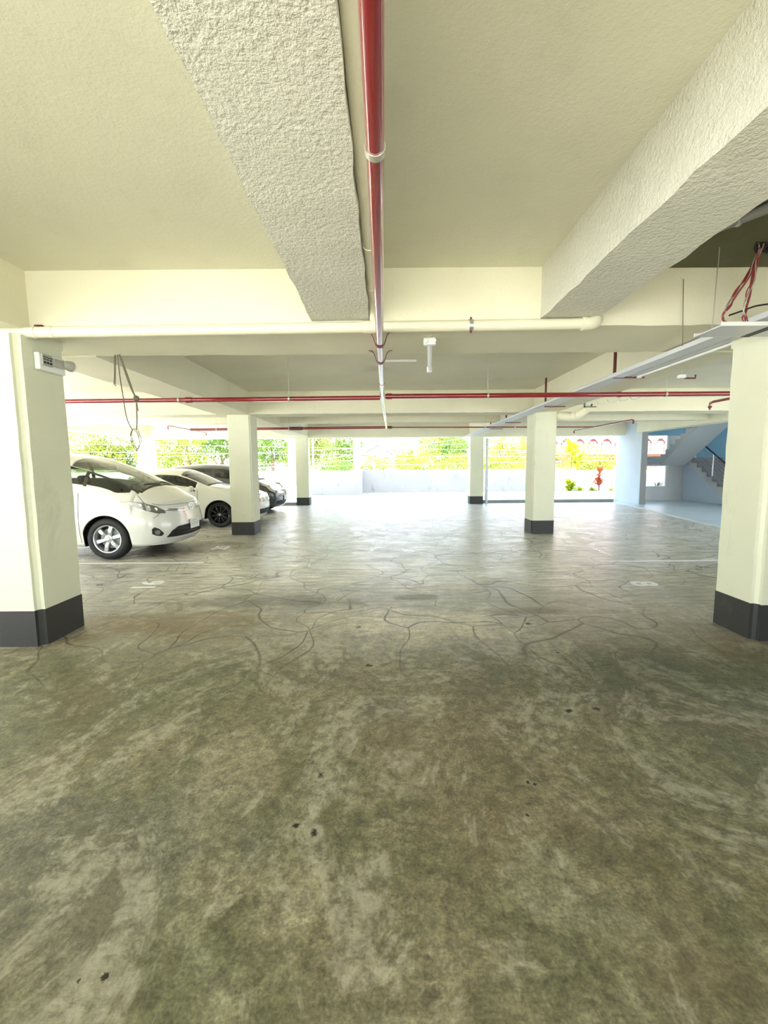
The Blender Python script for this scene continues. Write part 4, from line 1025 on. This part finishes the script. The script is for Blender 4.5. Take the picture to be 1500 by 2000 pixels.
for sd in (-1, 1):
    hl = patch(c, e, 'headlamp', M_BLACKG, [(101, .955), (88, .88), (72, .805), (56, .755), (44, .745)], [(101, .962), (88, .957), (72, .925), (56, .868), (44, .772)], sd, .009)
    patch(c, e, 'lens', M_LENS, [(99, .952), (88, .89), (72, .814), (56, .764), (45, .752)], [(99, .956), (88, .949), (72, .916), (56, .859), (45, .767)], sd, .014, parent=hl)
    for a, z, r in ((58, .82, .026), (68, .86, .028), (79, .895, .024)):
        p = c.front(a, z, sd, .004); q = c.front(a, z, sd, .014)
        obj('reflector', tube(B(), [p, q], r, 16), M_REFL, hl, smooth=True)
    fg = patch(c, e, 'fog_lamp_recess', M_BLACK, [(68, .42), (62, .385), (54, .37), (51, .40)], [(68, .50), (64, .53), (58, .50), (51, .42)], sd, .003)
    p = c.front(60, .44, sd, .0); q = c.front(60, .44, sd, .014); obj('fog_lamp', tube(B(), [p, q], .04, 18), M_LENS, fg, smooth=True)
    # seams
    seam(c, e, [c.front(a, z, sd, .001) for a, z in ((52, .765), (56, .71), (62, .68))], .003)
    seam(c, e, [c.pt(x, 'U', a, sd) for x, a in ((.58, 26), (.68, 24), (.8, 22), (.92, 20))], .0035)
seam(c, e, [c.front(a, z, s_, .001) for s_, L in ((1, ((60, .915), (50, .885), (35, .875), (18, .872), (2, .872))),) for a, z in L], .0035); seam(c, e, [c.front(a, z, -1, .001) for a, z in ((60, .915), (50, .885), (35, .875), (18, .872), (2, .872))], .0035)
for sd in (-1, 1):
    patch(c, e, 'upper_grille', M_BLACKG, [(47, .80), (30, .765), (12, .745)], [(47, .825), (30, .80), (12, .778)], sd, .005)
    patch(c, e, 'grille_bar', M_CHROME, [(47, .812), (30, .772), (11, .75)], [(47, .822), (30, .785), (11, .762)], sd, .011)
    patch(c, e, 'lower_grille', M_BLACK, [(46, .335), (30, .325), (0, .32)], [(38, .44), (28, .50), (0, .515)], sd, .004)
    patch(c, e, 'bumper_lip', M_CARW, [(66, .225), (40, .215), (0, .21)], [(66, .25), (40, .27), (0, .275)], sd, .02)
    for k in (.375, .43): patch(c, e, 'grille_slat', M_BLACKG, [(36, k), (0, k-.004)], [(36, k+.012), (0, k+.008)], sd, .012)
# round badge with crossed ovals
x = c.Fm(.80)+.012
bm = lathe(B(), [(.058, -.006), (.07, -.006), (.07, .006), (.058, .006)], 'x', 28, (0, 0, 0), True)
lathe(bm, [(.02, -.005), (.028, -.005), (.028, .005), (.02, .005)], 'x', 20, (0, 0, .01), True)
for v in bm.verts: v.co = Vector((v.co.x+x, v.co.y*1.2, v.co.z*.85+.81))
obj('badge', bm, M_CHROME, e, smooth=True)
plate(c, e, .50, .34, .17)
for sd in (-1, 1): side_door(c, e, -.42, -1.36, sd)
mirror(c, e, -.78, 1.12, M_CARW)
cabin(c, e, .15, (-.95, -1.9), .62, .98)
obj('rear_view_mirror', box(B(), -.40, -.38, -.12, .12, 1.47, 1.54), M_BLACK, e, bevel=.008)
for sd, y0 in ((1, .55), (-1, -.05)):
    P = [c.pt(x, 'U', a, 1 if y0 > 0 else -1) for x, a in ((.55, 60 if y0 > 0 else 88), (.50, 68 if y0 > 0 else 80), (.46, 78 if y0 > 0 else 70), (.44, 86 if y0 > 0 else 60))]
    obj('wiper', tube(B(), [(p[0], p[1], p[2]+.012) for p in P], .007, 6, smooth=3), M_BLACK, e)

# --- white sedan
SED = dict(W=.88, paint=M_CARW, xf=.90, xr=-3.65, xs=.38, xt=-3.1, Rc=.55, Rc2=.45, sill=.20, axle=(-2.72, 0.), ra=.365, rw=.325, rim=.235, nsp=10, spw=(.014, .018), rimmat=M_BLACKG,
    belt=[(-3.65, .92), (-2.5, .97), (-1.2, .955), (-.55, .94), (.0, .90), (.5, .80), (.9, .66)],
    top=[(-3.65, .97), (-3.2, 1.05), (-2.7, 1.16), (-2.0, 1.41), (-1.5, 1.475), (-1.15, 1.455), (-.95, 1.39), (-.45, 1.14), (-.30, 1.07), (.2, 1.0), (.6, .915), (.9, .80)],
    expo=[(-3.65, 3), (-2, 3.4), (-.8, 3.2), (-.3, 2.8), (.9, 2.5)], tumble=[(-3.65, .05), (-2.4, .2), (-1, .2), (-.3, .06), (.9, 0)],
    nose=[(.15, .75), (.25, .86), (.35, .92), (.5, .95), (.62, .93), (.72, .91), (.82, .86), (.95, .7), (1.2, .5)],
    tail=[(.15, -3.5), (.4, -3.68), (.7, -3.72), (.95, -3.65), (1.3, -3.5)],
    zones=[('windscreen', -1.02, -.36, 40, 90), ('cowl_strip', -.36, -.30, 40, 90), ('front_window', -1.45, -.58, 5, 34), ('window_pillar', -1.52, -1.45, 5, 34), ('rear_window', -2.35, -1.52, 5, 34), ('rear_screen', -2.75, -2.05, 46, 90)],
    central=('windscreen', 'cowl_strip', 'rear_screen'),
    mats=dict(windscreen=M_WSCR, cowl_strip=M_BLACK, front_window=M_TINT, window_pillar=M_BLACKG, rear_window=M_TINT, rear_screen=M_TINT))
c, e = build_car(SED, (-4.14, 11.36, 0), 'sedan', 'white sedan with black wheels parked beyond the minivan', 'car')
for sd in (-1, 1):
    patch(c, e, 'headlamp', M_LENS, [(80, .70), (66, .64), (50, .62)], [(80, .745), (66, .75), (50, .73)], sd, .004)
    k = patch(c, e, 'kidney_grille', M_BLACKG, [(24, .60), (14, .585), (4, .60)], [(24, .70), (14, .715), (4, .70)], sd, .006)
    for q in range(4): patch(c, e, 'grille_slat', M_CHROME, [(21-q*4.6, .61), (20-q*4.6, .61)], [(21-q*4.6, .70), (20-q*4.6, .70)], sd, .011, n=2, k=2, parent=k)
    patch(c, e, 'kidney_rim', M_CHROME, [(25, .70), (14, .714), (3, .70)], [(25, .712), (14, .727), (3, .712)], sd, .01)
    patch(c, e, 'lower_grille', M_BLACK, [(52, .30), (30, .285), (0, .28)], [(48, .40), (30, .42), (0, .42)], sd, .004)
    patch(c, e, 'bumper_lip', M_CARW, [(66, .215), (40, .205), (0, .20)], [(66, .24), (40, .25), (0, .255)], sd, .02)
    patch(c, e, 'corner_duct', M_BLACKG, [(66, .33), (58, .30)], [(66, .44), (58, .45)], sd, .004)
    seam(c, e, [c.pt(x, 'U', a, sd) for x, a in ((-.3, 38), (.1, 30), (.5, 26), (.85, 24))], .003)
    side_door(c, e, -.52, -1.48, sd)
mirror(c, e, -.62, .98, M_CARW)
cabin(c, e, -.55, (-1.35, -2.15), .52, .84)

# --- dark hatchback
HAT = dict(W=.85, paint=M_CARD, xf=.72, xr=-3.2, xs=.36, xt=-2.9, Rc=.6, Rc2=.3, sill=.20, axle=(-2.5, 0.), ra=.35, rw=.30, rim=.19, nsp=7, spw=(.016, .022), rimmat=M_ALLOY,
    belt=[(-3.2, 1.0), (-2, 1.0), (-.8, .97), (-.2, .95), (.3, .82), (.72, .66)],
    top=[(-3.2, 1.2), (-3.0, 1.42), (-2.6, 1.56), (-1.7, 1.61), (-1.1, 1.58), (-.75, 1.48), (-.2, 1.21), (.05, 1.07), (.4, .93), (.72, .75)],
    expo=[(-3.2, 4), (-1, 4), (-.1, 3), (.72, 2.5)], tumble=[(-3.2, .17), (-.8, .17), (-.1, .08), (.72, 0)],
    nose=[(.15, .58), (.25, .68), (.35, .74), (.5, .77), (.62, .76), (.72, .71), (.82, .6), (1.1, .3), (1.3, .2)],
    tail=[(.15, -3.1), (.4, -3.25), (.9, -3.25), (1.3, -3.1), (1.5, -2.95)],
    zones=[('windscreen', -.85, -.05, 40, 90), ('cowl_strip', -.05, .03, 34, 90), ('front_window', -1.3, -.62, 5, 36), ('window_pillar', -1.38, -1.3, 5, 36), ('rear_window', -2.2, -1.38, 5, 36), ('quarter_window', -.55, -.2, 6, 30), ('rear_quarter_window', -2.85, -2.28, 6, 34)],
    central=('windscreen', 'cowl_strip'),
    mats=dict(windscreen=M_WSCR, cowl_strip=M_BLACK, front_window=M_TINT, window_pillar=M_BLACKG, rear_window=M_TINT, quarter_window=M_TINT, rear_quarter_window=M_TINT))
c, e = build_car(HAT, (-4.18, 14.35, 0), 'hatchback', 'black hatchback parked farthest, its nose showing beyond the second column', 'car')
for sd in (-1, 1):
    patch(c, e, 'headlamp', M_LENS2, [(98, .93), (76, .76), (48, .66)], [(98, .96), (76, .91), (48, .75)], sd, .005)
    patch(c, e, 'upper_grille', M_BLACKG, [(40, .63), (0, .62)], [(40, .70), (0, .70)], sd, .005)
    patch(c, e, 'grille_bar', M_CHROME, [(40, .66), (0, .655)], [(40, .672), (0, .67)], sd, .012)
    patch(c, e, 'lower_grille', M_BLACK, [(48, .29), (0, .27)], [(44, .40), (0, .42)], sd, .004)
    patch(c, e, 'bumper_lip', M_CARD, [(60, .215), (0, .20)], [(60, .24), (0, .25)], sd, .02)
    seam(c, e, [c.pt(x, 'U', a, sd) for x, a in ((-.05, 34), (.2, 28), (.5, 24), (.68, 22))], .003)
    side_door(c, e, -.5, -1.34, sd)
x = c.Fm(.66)+.012; bm = lathe(B(), [(.03, -.005), (.04, -.005), (.04, .005), (.03, .005)], 'x', 20, (x, 0, .68), True); obj('badge', bm, M_CHROME, e)
plate(c, e, .48, .34, .15)
mirror(c, e, -.55, 1.02, M_CARD)
cabin(c, e, -.2, (-1.1, -2.0), .58, .9)
